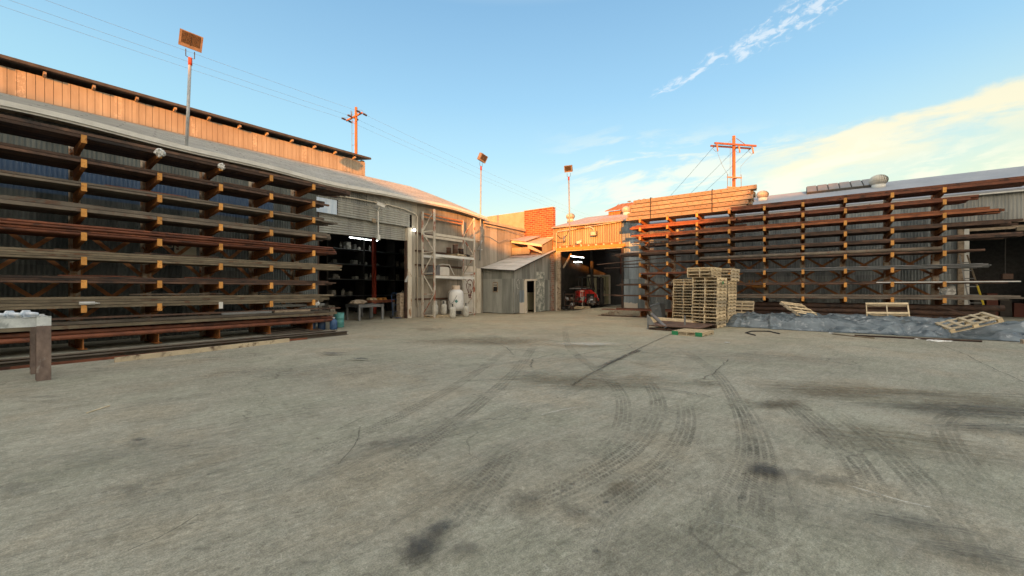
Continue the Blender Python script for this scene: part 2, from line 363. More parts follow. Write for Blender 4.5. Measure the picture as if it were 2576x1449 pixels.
def linef(nt, uv):
    sx = nt.a('ShaderNodeSeparateXYZ'); nt.k(uv, sx.inputs[0])
    e = nt.math('MULTIPLY', nt.mr(sx.outputs[1], .0, .45), nt.mr(sx.outputs[1], 1., .55))
    return nt.math('MULTIPLY', e, nt.mr(nt.noise(coords(nt, rand=False), 7, 6, .7), .33, .5))
alphamat('crack', (.045, .04, .032), linef, .55)
alphamat('chalk', (.62, .60, .54), linef, .8)
# ------------------------------------------------------------------ mesh helpers
class MB:
    def __init__(s): s.v = []; s.f = []; s.m = []; s.uv = None
    def face(s, idx, m=0): s.f.append(tuple(idx)); s.m.append(m)
    def quad(s, a, b, c, d, m=0):
        n = len(s.v); s.v += [tuple(a), tuple(b), tuple(c), tuple(d)]; s.face((n, n+1, n+2, n+3), m)
    def hexa(s, p, m=0):          # 8 corners: bottom ring 0-3, top ring 4-7
        n = len(s.v); s.v += [tuple(q) for q in p]
        for f in ((3, 2, 1, 0), (4, 5, 6, 7), (0, 1, 5, 4), (1, 2, 6, 5), (2, 3, 7, 6), (3, 0, 4, 7)):
            s.face([n+i for i in f], m)
        return s
    def box(s, x0, x1, y0, y1, z0, z1, m=0):
        return s.hexa([(x0, y0, z0), (x1, y0, z0), (x1, y1, z0), (x0, y1, z0), (x0, y0, z1), (x1, y0, z1), (x1, y1, z1), (x0, y1, z1)], m)
    def beam(s, p, q, w, h, m=0, up=(0, 0, 1)):
        p = Vector(p); q = Vector(q); d = (q-p).normalized(); u = Vector(up)
        if abs(d.dot(u)) > .98: u = Vector((0, 1, 0)) if abs(d.y) < .9 else Vector((1, 0, 0))
        r = d.cross(u).normalized(); u = r.cross(d).normalized()
        c = [p-r*w/2-u*h/2, q-r*w/2-u*h/2, q+r*w/2-u*h/2, p+r*w/2-u*h/2, p-r*w/2+u*h/2, q-r*w/2+u*h/2, q+r*w/2+u*h/2, p+r*w/2+u*h/2]
        c = [c[0], c[3], c[2], c[1], c[4], c[7], c[6], c[5]]
        return s.hexa(c, m)
    def tube(s, pts, r, n=8, m=0, cap=True, r2=None):
        pts = [Vector(p) for p in pts]; rings = []
        for i, p in enumerate(pts):
            d = (pts[min(i+1, len(pts)-1)]-pts[max(i-1, 0)]).normalized()
            u = Vector((0, 0, 1)) if abs(d.z) < .9 else Vector((1, 0, 0))
            a = d.cross(u).normalized(); b_ = a.cross(d)
            rr = r if r2 is None else r+(r2-r)*i/(len(pts)-1)
            k = len(s.v)
            for j in range(n):
                t = 2*math.pi*j/n; s.v.append(tuple(p+a*math.cos(t)*rr+b_*math.sin(t)*rr))
            rings.append(k)
        for a, b_ in zip(rings, rings[1:]):
            for j in range(n): s.face((a+j, a+(j+1) % n, b_+(j+1) % n, b_+j), m)
        if cap:
            s.face([rings[0]+j for j in reversed(range(n))], m); s.face([rings[-1]+j for j in range(n)], m)
        return s
    def lathe(s, prof, c=(0, 0, 0), n=20, m=0, ax='z'):
        rings = []
        for r, z in prof:
            k = len(s.v); rings.append(k)
            for j in range(n):
                t = 2*math.pi*j/n; x, y = r*math.cos(t), r*math.sin(t)
                if ax == 'z': q = (c[0]+x, c[1]+y, c[2]+z)
                elif ax == 'x': q = (c[0]+z, c[1]+x, c[2]+y)
                else: q = (c[0]+x, c[1]+z, c[2]-y)
                s.v.append(q)
        for a, b_ in zip(rings, rings[1:]):
            for j in range(n): s.face((a+j, a+(j+1) % n, b_+(j+1) % n, b_+j), m)
        s.face([rings[0]+j for j in reversed(range(n))], m); s.face([rings[-1]+j for j in range(n)], m)
        return s
    def prism(s, poly, h0, h1, plane='xy', m=0):
        n = len(poly); k = len(s.v)
        def P(a, b_, h):
            return {'xy': (a, b_, h), 'xz': (a, h, b_), 'yz': (h, a, b_)}[plane]
        for h in (h0, h1): s.v += [P(a, b_, h) for a, b_ in poly]
        s.face([k+i for i in reversed(range(n))], m); s.face([k+n+i for i in range(n)], m)
        for i in range(n): s.face((k+i, k+(i+1) % n, k+n+(i+1) % n, k+n+i), m)
        return s
    def corr(s, p0, p1, z0, z1, nrm, amp=.016, pitch=.1, m=0, horiz=False, jit=.0, rows=1):
        p0 = Vector((p0[0], p0[1])); p1 = Vector((p1[0], p1[1])); L = (p1-p0).length; nv = Vector(nrm)
        zf = z1 if callable(z1) else (lambda t: z1)
        zb = z0 if callable(z0) else (lambda t: z0)
        if horiz:
            nz = max(2, int((zf(0)-zb(0))/pitch*4)); nx = max(1, int(L/1.5))
            k = len(s.v)
            for j in range(nz+1):
                o = amp*math.sin(j*math.pi/2)
                for i in range(nx+1):
                    t = i/nx; q = p0.lerp(p1, t)+nv*o; a, b_ = zb(t), zf(t)
                    s.v.append((q.x, q.y, a+(b_-a)*j/nz))
            for j in range(nz):
                for i in range(nx): s.face((k+j*(nx+1)+i, k+j*(nx+1)+i+1, k+(j+1)*(nx+1)+i+1, k+(j+1)*(nx+1)+i), m)
            return s
        nx = max(4, int(L/pitch*4)); k = len(s.v); rr = random.Random(int(L*100)); off = {}
        for i in range(nx+1):
            t = i/nx; sh = int(t*L/.82)
            if sh not in off: off[sh] = (rr.uniform(-1, 1), rr.uniform(0, 1))
            o = amp*math.sin(i*math.pi/2)+off[sh][0]*.006
            q = p0.lerp(p1, t)+nv*o
            a = zb(t)+jit*off[sh][1]; b_ = zf(t)
            for j in range(rows+1): s.v.append((q.x, q.y, a+(b_-a)*j/rows))
        for i in range(nx):
            for j in range(rows):
                a = k+i*(rows+1)+j; b_ = a+rows+1
                s.face((a, b_, b_+1, a+1), m)
        return s
    def build(s, name, mats, parent=None, smooth=False, loc=None, local=False):
        me = bpy.data.meshes.new(name)
        off = Vector((0, 0, 0))
        if parent is not None and not local: off = wloc(parent)
        elif loc is not None and not local: off = Vector(loc)
        me.from_pydata([tuple(Vector(v)-off) for v in s.v], [], s.f)
        for mm in (mats if isinstance(mats, (list, tuple)) else [mats]): me.materials.append(MATS[mm] if isinstance(mm, str) else mm)
        for p, i in zip(me.polygons, s.m): p.material_index = i; p.use_smooth = smooth
        if s.uv:
            ul = me.uv_layers.new(name='UVMap')
            for li, lp in enumerate(me.loops): ul.data[li].uv = s.uv[lp.vertex_index]
        me.update()
        o = bpy.data.objects.new(name, me); C.objects.link(o)
        if parent is not None: o.parent = parent; WL[o.name] = wloc(parent)
        else:
            if loc is not None: o.location = loc
            WL[o.name] = Vector(loc) if loc is not None else Vector((0, 0, 0))
        return o
WL = {}
def wloc(o): return WL.get(o.name, Vector(o.location))
def tag(o, label=None, cat=None, group=None, kind=None):
    if label: o['label'] = label
    if cat: o['category'] = cat
    if group: o['group'] = group
    if kind: o['kind'] = kind
    return o
def thing(name, label, cat, loc=(0, 0, 0), group=None):
    o = bpy.data.objects.new(name, None); C.objects.link(o); o.location = loc; o.empty_display_size = .2
    WL[o.name] = Vector(loc); return tag(o, label, cat, group)
def single(mb, name, mats, label, cat, loc, group=None, smooth=False):
    return tag(mb.build(name, mats, None, smooth, loc), label, cat, group)
def copy_tree(o, parent=None):
    c = o.copy(); C.objects.link(c); c.parent = parent
    for ch in list(o.children): copy_tree(ch, c)
    return c
# ------------------------------------------------------------------ camera, sky, sun
cam = bpy.data.objects.new('camera', bpy.data.cameras.new('camera')); C.objects.link(cam)
cam.data.lens = 36*1000/2576; cam.data.sensor_width = 36; cam.data.shift_y = 3.5/2576
cam.data.clip_start = .05; cam.data.clip_end = 3000
cam.location = (0, 0, CAMZ); cam.rotation_euler = (R(90), 0, math.atan2(FY, FX)-R(90))
bpy.context.scene.camera = cam
sc = bpy.context.scene
sc.view_settings.view_transform = 'Standard'; sc.view_settings.look = 'None'; sc.view_settings.exposure = 1.4; sc.view_settings.gamma = 1
sc.cycles.use_denoising = True; sc.cycles.use_adaptive_sampling = True; sc.cycles.adaptive_threshold = .02
sc.cycles.max_bounces = 5; sc.cycles.diffuse_bounces = 3; sc.cycles.glossy_bounces = 2; sc.cycles.transparent_max_bounces = 10
ELEV = R(6.0)
SD = Vector((.888, .46, 0)).normalized()            # the way the light travels over the yard
sun = bpy.data.objects.new('sun', bpy.data.lights.new('sun', 'SUN')); C.objects.link(sun)
sun.data.energy = 4.3; sun.data.angle = R(.6); sun.data.color = (1., .32, .045)
dv = Vector((SD.x*math.cos(ELEV), SD.y*math.cos(ELEV), -math.sin(ELEV)))
sun.rotation_euler = dv.to_track_quat('-Z', 'Y').to_euler()
w = bpy.data.worlds.new('World'); sc.world = w; w.use_nodes = True
nt = NT(w.node_tree); bg = nt.n['Background']
D = nt.a('ShaderNodeTexCoord').outputs['Generated']
sky = nt.a('ShaderNodeTexSky', sky_type='NISHITA', sun_disc=False, sun_elevation=ELEV, sun_rotation=math.atan2(-SD.x, -SD.y), air_density=1.0, dust_density=2.0, ozone_density=1.5)
sep = nt.a('ShaderNodeSeparateXYZ'); nt.k(D, sep.inputs[0]); zc = sep.outputs[2]
F = nt.vm('DOT_PRODUCT', D, (FX, FY, 0)); Rr = nt.vm('DOT_PRODUCT', D, (RX, RY, 0))
Fs = nt.math('MAXIMUM', F, .05)
ps = nt.math('DIVIDE', Rr, Fs); pt = nt.math('DIVIDE', zc, Fs)      # the sky laid out over the yard's far side
base = nt.ramp(zc, [(0., (.90, .82, .50)), (.16, (.78, .85, .61)), (.225, (.60, .79, .74)), (.31, (.43, .70, .83)), (.42, (.31, .58, .80)), (.58, (.215, .44, .68)), (.70, (.75, .78, .76)), (1., (1.55, 1.45, 1.28))])
# yellower to the right (closer to the sunset glow), cyan to the left
base = nt.mix(nt.math('MULTIPLY', nt.mr(ps, .3, 2.0), nt.mr(zc, .42, .1)), base, (.72, .77, .46))
base = nt.mix(nt.math('MULTIPLY', nt.mr(ps, .3, -1.2), nt.mr(zc, .5, .15)), base, (.36, .72, .86))
def cl(vec, **kw): return nt.noise(vec, **kw)
def pvec(ang, sx_, sy_):
    ca, sa = math.cos(ang), math.sin(ang)
    u = nt.math('ADD', nt.math('MULTIPLY', ps, ca), nt.math('MULTIPLY', pt, sa))
    v = nt.math('ADD', nt.math('MULTIPLY', ps, -sa), nt.math('MULTIPLY', pt, ca))
    cv = nt.a('ShaderNodeCombineXYZ'); nt.k(nt.math('MULTIPLY', u, sx_), cv.inputs[0]); nt.k(nt.math('MULTIPLY', v, sy_), cv.inputs[1])
    return u, v, cv.outputs[0]
ang = math.atan2(.73-.468, .80-.322)
u, v, q = pvec(ang, 26, 62)
v0 = -.322*math.sin(ang)+.468*math.cos(ang); u0 = .322*math.cos(ang)+.468*math.sin(ang)
wob = nt.math('MULTIPLY', nt.math('SUBTRACT', nt.noise(nt.vm('MULTIPLY', q, (.25, .1, 1)), 1., 4), .5), .05)
dist = nt.math('ABSOLUTE', nt.math('ADD', nt.math('SUBTRACT', v, v0), wob))
wid = nt.mr(u, u0-.02, u0+.5, .014, .055)
band = nt.math('MULTIPLY', nt.math('SUBTRACT', 1., nt.math('DIVIDE', dist, wid), clamp=True), nt.mr(u, u0-.02, u0+.12))
cl1 = nt.noise(q, 1.0, 7, .62, .5)
m1 = nt.math('MULTIPLY', nt.mr(nt.math('ADD', cl1, nt.math('MULTIPLY', band, .16)), .55, .76), nt.mr(band, 0, .5))
base = nt.mix(nt.math('MULTIPLY', m1, .72), base, (.84, .88, .90))
# broad low cloud bank to the right and thin wisps near the roofs
u, v, q = pvec(.20, 2.2, 9)
n2 = nt.noise(q, 1.1, 8, .58, .4); n3 = nt.noise(nt.vm('ADD', q, (5, 3, 0)), 2.2, 8, .6, .3)
top = nt.math('ADD', nt.math('MULTIPLY', nt.math('SUBTRACT', ps, .60), .27), .352)
top = nt.math('ADD', top, nt.math('MULTIPLY', nt.math('SUBTRACT', n3, .5), .10))
dd = nt.math('SUBTRACT', top, pt)
bank = nt.math('MULTIPLY', nt.mr(dd, -.005, .03), nt.mr(dd, .17, .07, .15, 1))
bank = nt.math('MULTIPLY', nt.math('MULTIPLY', bank, nt.mr(ps, .52, .72)), nt.mr(nt.math('ADD', nt.math('MULTIPLY', n2, .6), nt.math('MULTIPLY', n3, .4)), .38, .54))
base = nt.mix(nt.math('MULTIPLY', bank, .9), base, (1.02, .87, .52))
wis = nt.math('MULTIPLY', nt.mr(n3, .46, .60), nt.math('MULTIPLY', nt.mr(pt, .44, .30), nt.mr(ps, .02, .3)))
base = nt.mix(nt.math('MULTIPLY', wis, .7), base, (1.0, .92, .66))
warm = nt.mr(F, .05, -.55)                              # the sunset side behind the yard's entrance
base = nt.mix(nt.math('MULTIPLY', warm, nt.mr(zc, .95, .3)), base, (2.1, 1.75, 1.32))
skyc = nt.a('ShaderNodeVectorMath', operation='SCALE'); nt.k(sky.outputs[0], skyc.inputs[0]); skyc.inputs['Scale'].default_value = .35
tot = nt.vm('ADD', nt.vm('MULTIPLY', base, (3.45, 3.45, 3.45)), skyc.outputs[0])
nt.k(tot, bg.inputs['Color']); bg.inputs['Strength'].default_value = .10
# ------------------------------------------------------------------ ground
def S(t): t = max(0, min(1, t)); return t*t*(3-2*t)
def gz(x, y): return .32*S((14.2-y)/3.2)*S((x-24.0)/2.0)
xs = [-400, -120, -40, -15, 0, 8, 14, 18, 21, 23]+[23.4+.2*i for i in range(14)]+[27, 30, 40, 60, 130, 400]
ys = [-400, -120, -40, -20, -10, -4, 0, 4, 8]+[8.8+.3*i for i in range(20)]+[15, 17.6, 25, 40, 80, 400]
mb = MB()
for x in xs:
    for y in ys: mb.v.append((x, y, gz(x, y)))
ny = len(ys)
for i in range(len(xs)-1):
    for j in range(ny-1): mb.face((i*ny+j, (i+1)*ny+j, (i+1)*ny+j+1, i*ny+j+1))
ground = tag(mb.build('ground', 'concrete_yard', smooth=True), kind='structure')
ndec = [0]
def decal(px, py, wm, hm, mat, rot=0., name='stain'):
    x, y, _ = gp(px, py); ndec[0] += 1
    z = .003+.0006*ndec[0]
    a = math.atan2(RY, RX)+R(rot); ca, sa = math.cos(a), math.sin(a)
    mb = MB(); mb.uv = []
    for i, (u, v) in enumerate(((-1, -1), (1, -1), (1, 1), (-1, 1))):
        X, Y = u*wm, v*hm; mb.v.append((x+X*ca-Y*sa, y+X*sa+Y*ca, z)); mb.uv.append(((u+1)/2, (v+1)/2))
    mb.face((0, 1, 2, 3))
    o = mb.build(name, mat, ground); o['kind'] = 'structure'
def strip(pts, wm, mat, name, jag=0., pix=True, steps=8):
    P = [Vector(gp(*p)[:2]) if pix else Vector(p) for p in pts]; ndec[0] += 1; z = .003+.0006*ndec[0]
    out = []
    for i in range(len(P)-1):
        p0 = P[max(i-1, 0)]; p1 = P[i]; p2 = P[i+1]; p3 = P[min(i+2, len(P)-1)]
        for k in range(steps):
            t = k/steps
            out.append(.5*((2*p1)+(p2-p0)*t+(2*p0-5*p1+4*p2-p3)*t*t+(3*p1-p0-3*p2+p3)*t**3))
    out.append(P[-1]); mb = MB(); mb.uv = []; L = 0
    if jag: out = [q+Vector((rnd.uniform(-jag, jag), rnd.uniform(-jag, jag))) for q in out]
    for i, p in enumerate(out):
        d = (out[min(i+1, len(out)-1)]-out[max(i-1, 0)]).normalized(); nn = Vector((-d.y, d.x))*wm/2
        if i: L += (p-out[i-1]).length
        mb.v += [(p.x+nn.x, p.y+nn.y, z), (p.x-nn.x, p.y-nn.y, z)]; mb.uv += [(L, 0), (L, 1)]
        if i: mb.face((2*i-2, 2*i-1, 2*i+1, 2*i))
    o = mb.build(name, mat, ground); o['kind'] = 'structure'
    at = o.data.attributes.new('fade', 'FLOAT', 'POINT')
    for i, (u, v) in enumerate(mb.uv): at.data[i].value = min(1, u/(.25*L+.01))*min(1, (L-u)/(.25*L+.01))
strip([(1560, 935), (1625, 960), (1655, 1010), (1640, 1065), (1590, 1130), (1480, 1200), (1350, 1260), (1180, 1345)], .24, 'tread', 'tyre_track')
strip([(1712, 985), (1727, 1050), (1705, 1120), (1640, 1190), (1500, 1285), (1400, 1345), (1290, 1449)], .24, 'tread', 'tyre_track')
strip([(1900, 960), (1990, 1010), (2080, 1080), (2150, 1160), (2215, 1270), (2270, 1400)], .26, 'tread', 'tyre_track')
strip([(2060, 1010), (2180, 1090), (2290, 1190), (2380, 1290), (2460, 1430)], .26, 'tread', 'tyre_track')
strip([(1840, 985), (1890, 1060), (1915, 1150), (1905, 1260), (1880, 1420)], .25, 'tread', 'tyre_track')
strip([(1970, 1010), (2040, 1080), (2100, 1130), (2190, 1180)], .2, 'tread', 'tyre_track')
strip([(1420, 815), (1430, 870), (1500, 930), (1560, 990), (1560, 1080), (1480, 1170), (1340, 1260), (1160, 1380)], .22, 'tread', 'tyre_track')
strip([(1700, 870), (1790, 930), (1850, 1010), (1880, 1120), (1840, 1240), (1760, 1360), (1700, 1449)], .22, 'tread', 'tyre_track')
strip([(1350, 860), (1300, 930), (1200, 1020), (1050, 1130), (820, 1270), (640, 1400)], .24, 'tread', 'tyre_track')
strip([(1290, 870), (1180, 950), (1000, 1050), (760, 1160), (480, 1290)], .22, 'tread', 'tyre_track')
strip([(2500, 1010), (2380, 1060), (2420, 1160), (2540, 1280)], .24, 'tread', 'tyre_track')
strip([(1655, 1010), (1740, 1100), (1830, 1190), (1880, 1260)], .22, 'smear', 'scuff_streak')
strip([(1400, 905), (1480, 915), (1500, 945)], .22, 'smear', 'scuff_streak')
strip([(2480, 905), (2250, 880), (1960, 850), (1700, 850)], .5, 'smear', 'scuff_streak')
strip([(1000, 1130), (1120, 1085), (1230, 1055), (1290, 1020)], .5, 'smear', 'scuff_streak')
strip([(600, 1340), (800, 1210), (1010, 1100), (1260, 985)], .7, 'smear', 'scuff_streak')
strip([(860, 1440), (1100, 1290), (1240, 1180), (1330, 1100)], .6, 'smear', 'scuff_streak')
strip([(1130, 1345), (1200, 1250), (1250, 1190), (1290, 1130)], .3, 'tread', 'tyre_track')
strip([(100, 1180), (420, 1110), (760, 1040), (1050, 985)], .9, 'smear', 'scuff_streak')
strip([(40, 1300), (380, 1240), (760, 1120)], .8, 'smear', 'scuff_streak')
strip([(2560, 1000), (2300, 960), (2100, 940), (1900, 930), (1780, 905)], .35, 'smear', 'scuff_streak')
strip([(1438, 972), (1480, 945), (1560, 903), (1620, 872), (1690, 840)], .07, 'crack', 'crack', .01)
strip([(1510, 925), (1560, 902), (1610, 882)], .22, 'crack', 'crack', .02)
strip([(1380, 905), (1450, 896), (1520, 880), (1600, 885), (1700, 898), (1780, 905)], .04, 'crack', 'crack', .05)
strip([(1280, 880), (1400, 890), (1560, 905)], .045, 'crack', 'crack', .04)
strip([(1336, 925), (1345, 905), (1400, 892)], .05, 'crack', 'crack', .04)
strip([(1360, 950), (1300, 955), (1180, 960)], .035, 'crack', 'crack', .03)
strip([(1480, 955), (1600, 975), (1700, 985), (1790, 1000)], .05, 'crack', 'crack', .04)
strip([(1760, 960), (1810, 930), (1830, 905)], .04, 'crack', 'crack', .03)
strip([(2576, 965), (2480, 920), (2420, 890), (2340, 860)], .03, 'crack', 'crack', .02)
strip([(2170, 925), (2050, 905), (1900, 893)], .04, 'crack', 'crack', .02)
strip([(320, 1395), (420, 1350), (500, 1300)], .02, 'crack', 'crack', .004)
strip([(840, 1090), (900, 1060), (925, 1050)], .02, 'crack', 'crack', .004)
strip([(906, 1078), (895, 1120), (850, 1175)], .02, 'crack', 'crack', .004)
strip([(1362, 1048), (1400, 1038), (1452, 1028)], .02, 'chalk', 'chalk_line', .004)
strip([(1795, 1320), (1900, 1345)], .01, 'chalk', 'chalk_line', .002)
strip([(2140, 1230), (2260, 1265), (2340, 1285)], .018, 'chalk', 'chalk_line', .004)
strip([(1030, 900), (1120, 897)], .02, 'crack', 'crack', .01)
for L_ in ([(1180, 850), (1260, 870), (1290, 895)], [(1100, 860), (800, 880)], [(1560, 903), (1640, 925), (1760, 930)], [(1600, 885), (1585, 870), (1610, 860)]):
    strip(L_, .03, 'crack', 'crack', .035)
for L_ in ([(1180, 1345), (900, 1449)], [(700, 1449), (1000, 1300), (1150, 1200), (1400, 1080)], [(60, 1090), (600, 980), (1000, 930)], [(0, 1400), (400, 1310), (800, 1180)], [(1500, 1449), (1560, 1300), (1700, 1180)], [(2000, 1449), (1960, 1300), (1930, 1160), (1880, 1040)],
           [(1480, 960), (1400, 1000), (1200, 1060)], [(1700, 870), (1500, 900), (1200, 920), (900, 930)], [(2576, 1300), (2380, 1200), (2200, 1120), (2000, 1060)], [(400, 960), (800, 920), (1100, 870)], [(1760, 1449), (1800, 1330), (1790, 1220)]):
    strip(L_, rnd.uniform(.25, .6), 'smear', 'scuff_streak')
for a in [(1060, 1388, .20, .26, 'stain_dark', 25), (1105, 1340, .16, .12, 'stain_dark', 30), (1170, 1390, .16, .10, 'stain_mid', 0),
          (1928, 1190, .24, .20, 'stain_dark', -10), (2090, 1215, .32, .12, 'stain_mid', -12), (2010, 1195, .2, .08, 'stain_mid', -12),
          (1950, 1022, .45, .16, 'stain_mid', 0), (1500, 1403, .05, .05, 'stain_dark', 0), (1455, 1300, .26, .16, 'stain_mid', -15),
          (1960, 1022, .8, .35, 'stain_brown', 0), (2330, 1005, 2.8, .95, 'streak_brown', -8), (2480, 1040, 1.9, .55, 'streak_dark', -8), (2520, 1085, 1.2, .32, 'streak_dark', -6), (2100, 985, 1.7, .7, 'streak_brown', -8), (2300, 1120, 1.3, .8, 'streak_brown', -25),
          (1500, 960, 2.2, 1.0, 'streak_brown', 0), (1240, 860, 3.5, 1.6, 'streak_brown', 0), (700, 940, 2.5, .9, 'streak_dark2', 12), (400, 1150, 1.6, .7, 'streak_dark2', 15), (1700, 1400, 1.0, .5, 'streak_dark2', 30), (1150, 1100, 1.4, .5, 'streak_dark2', 35),
          (2200, 1350, 1.2, .5, 'streak_dark2', -25), (1900, 900, 4., 1.2, 'streak_dark2', -5),
          (2440, 1405, .38, .16, 'streak_dark', -20), (2300, 1330, .42, .16, 'streak_dark', -22), (1780, 968, .5, .35, 'stain_brown', 0),
          (838, 893, .50, .16, 'stain_wet', -4), (905, 907, .35, .10, 'stain_wet', -10), (350, 1118, .13, .10, 'stain_dark', 0), (330, 1246, .16, .08, 'stain_mid', 0),
          (242, 933, .3, .16, 'stain_mid', 0), (540, 905, .5, .14, 'stain_mid', 10), (640, 895, .3, .1, 'stain_mid', 10), (436, 925, .22, .06, 'stain_mid', 0),
          (1440, 1235, .04, .03, 'stain_dark', 0), (1418, 1252, .05, .03, 'stain_dark', 0), (1525, 1283, .04, .03, 'stain_dark', 0), (1560, 1240, .25, .2, 'stain_brown', 0),
          (1300, 1270, .3, .14, 'stain_mid', 15), (1010, 1120, .35, .12, 'stain_mid', 15), (960, 1130, .25, .1, 'stain_mid', 15), (760, 1440, .14, .05, 'stain_mid', 0), (500, 1405, .07, .04, 'stain_mid', 0),
          (1070, 830, .9, .5, 'stain_brown', 0), (1240, 850, .7, .25, 'stain_mid', 0), (1080, 812, .5, .15, 'stain_wet', 0), (1330, 945, .4, .15, 'stain_mid', 0),
          (1480, 870, 1.2, .6, 'stain_pale', 0), (20, 1245, .3, .12, 'stain_mid', 0), (100, 1010, .5, .12, 'stain_mid', 0)]:
    decal(*a[:5], rot=a[5])
# ------------------------------------------------------------------ long low warehouse on the left
def wob(x): return .05*math.sin(x*.45+.6)+.035*math.sin(x*1.1)+(.10*math.exp(-((x-16.5)/2.2)**2))
EZ = 6.50
wh = thing('warehouse', 'long low corrugated steel warehouse with grey shingle roof and white gutter', 'warehouse', (9, 17.6, 0))
ev = lambda x: EZ+wob(x)-.05
mb = MB()
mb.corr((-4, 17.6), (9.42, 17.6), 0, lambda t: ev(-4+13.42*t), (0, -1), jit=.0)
mb.build('wall', 'corr_behind_shaded', wh, smooth=True)
mb = MB(); mb.corr((9.42, 17.6), (14.98, 17.6), 5.78, lambda t: ev(9.42+5.56*t), (0, -1), jit=.03); mb.build('wall', 'corr_left', wh, smooth=True)
mb = MB(); mb.corr((14.80, 17.6), (20.6, 17.6), 0, lambda t: ev(14.80+5.8*t), (0, -1), jit=.02); mb.build('wall', 'corr_corner', wh, smooth=True)
mb = MB(); mb.corr((20.6, 17.6), (26.1, 17.6), 0, lambda t: ev(20.6)-.25*t, (0, -1), jit=.02); mb.build('wall', 'corr_corner', wh, smooth=True)
mb = MB(); mb.corr((10.35, 17.55), (14.62, 17.55), 5.06, 5.80, (0, -1), .022, .11, horiz=True); mb.build('header_panel', 'corr_door', wh, smooth=True)
mb = MB(); mb.corr((9.35, 17.56), (10.33, 17.56), 5.10, 5.77, (0, -1), .012, .2); mb.build('translucent_panel', 'skyblue_panel', wh, smooth=True)
mb = MB(); mb.corr((9.5, 17.72), (14.45, 17.72), lambda t: 4.20+.1*t, 5.2, (0, -1), .022, .11, horiz=True); mb.build('roller_door', 'corr_door', wh, smooth=True)
MB().box(14.45, 14.72, 17.50, 17.72, 0, 5.03).build('door_post', 'cream', wh)
MB().box(14.36, 14.45, 17.54, 17.70, 0, 4.3).build('door_track', 'rust_dark', wh)
MB().box(9.30, 9.50, 17.62, 17.80, 0, 5.1).build('door_post', 'rust_dark', wh)
mb = MB()
for z in (1.0, 2.95, 3.75, 4.75): mb.box(15.0, 18.9, 17.50, 17.57, z, z+.09)
mb.build('wall_rail', 'rust_dark', wh)
MB().box(18.95, 20.05, 17.46, 17.55, 0, 2.72).build('wall_board', 'panel_pale', wh)
MB().box(18.95, 20.05, 17.44, 17.55, 2.74, 3.12).build('plaster_band', 'cream', wh)
MB().box(20.06, 20.5, 17.36, 17.55, 0, 3.0).build('pier', 'cream', wh)
# painted light bulb on the pale board
def strokes(name, mat, parent, lines, P, r, up=(0, 0, 1)):
    mb = MB()
    for ln in lines:
        for a, b_ in zip(ln, ln[1:]): mb.beam(P(*a), P(*b_), r, .004, up=(0, 1, 0))
    return mb.build(name, mat, parent)
circ = [(.50+.32*math.cos(R(a)), .72+.42*math.sin(R(a))) for a in range(-50, 231, 20)]
bulb = [circ, [circ[0], (.62, .18), (.60, .0)], [circ[-1], (.36, .18), (.38, .0)], [(.34, .1), (.64, .1)], [(.36, .02), (.62, .02)], [(.38, -.05), (.5, -.10), (.6, -.05)],
        [(.42, .2), (.40, .7), (.47, .85), (.5, .68), (.55, .85), (.61, .7), (.58, .2)], [(.9, .8), (1.02, .85)], [(.92, .55), (1.04, .5)], [(.86, .3), (.98, .18)], [(.84, 1.08), (.94, 1.2)],
        [(.05, 1.25), (.02, 1.1)], [(.3, 1.3), (.28, 1.2)], [(.66, 1.34), (.68, 1.22), (.76, 1.3)]]
strokes('graffiti_drawing', 'graffiti_red', wh, bulb, lambda a, b_: (19.0+a*.98, 17.45, 1.15+b_*.95), .055)
# shingled roof, one sawtooth step per course
NC = 25; XN = 56; X0, X1 = -5.5, 20.9
def roofz(x, y):
    t = (y-17.2)/4.8
    zr = EZ+.05+t*2.1+.028*(x-14)*t
    return zr+wob(x)*(1-t)
mb = MB()
def xend(y): return 18.4+(20.9-18.4)*(1-((y-17.2)/5.0))
for c in range(NC):
    ya, yb = 17.2+c*.2, 17.2+(c+1)*.2
    k = len(mb.v)
    for i in range(XN+1):
        x = X0+(xend(ya)-X0)*i/XN; x2 = X0+(xend(yb)-X0)*i/XN
        mb.v += [(x, ya, roofz(x, ya)-.0), (x, ya, roofz(x, ya)+.014), (x2, yb, roofz(x2, yb))]
    for i in range(XN):
        a = k+3*i; b_ = a+3
        mb.face((a, b_, b_+1, a+1)); mb.face((a+1, b_+1, b_+2, a+2))
mb.build('roof', 'shingle', wh)
mb = MB(); yr = 22.2
mb.quad((14.8, yr, roofz(14.8, yr)), (18.35, yr, roofz(18.3, yr)), (20.9, 27.2, 6.5), (14.8, 27.2, 6.5))
mb.quad((18.35, yr, roofz(18.3, yr)), (20.9, 17.2, roofz(20.9, 17.2)), (20.9, 27.2, 6.5), (20.9, 27.2, 6.5))
mb.quad((20.9, 17.5, 6.2), (26.1, 17.5, 6.1), (26.1, 30, 6.1), (20.9, 30, 6.2))
mb.build('rear_roof', 'membrane', wh)
def eave_strip(y0, y1, za, zb_, mat, nm, x0=-5.5, x1=20.9, sm=False):
    mb = MB(); n = 60
    for i in range(n):
        xa = x0+(x1-x0)*i/n; xb = x0+(x1-x0)*(i+1)/n; a, b_ = wob(xa)+EZ, wob(xb)+EZ
        mb.hexa([(xa, y0, a+za), (xb, y0, b_+za), (xb, y1, b_+za), (xa, y1, a+za), (xa, y0, a+zb_), (xb, y0, b_+zb_), (xb, y1, b_+zb_), (xa, y1, a+zb_)])
    return mb.build(nm, mat, wh)
eave_strip(17.10, 17.20, -.09, .055, 'gutter_white', 'gutter')
eave_strip(17.20, 17.58, -.13, -.06, 'timber_old', 'soffit')
eave_strip(17.15, 17.185, -.15, -.075, 'white_paint', 'fascia')
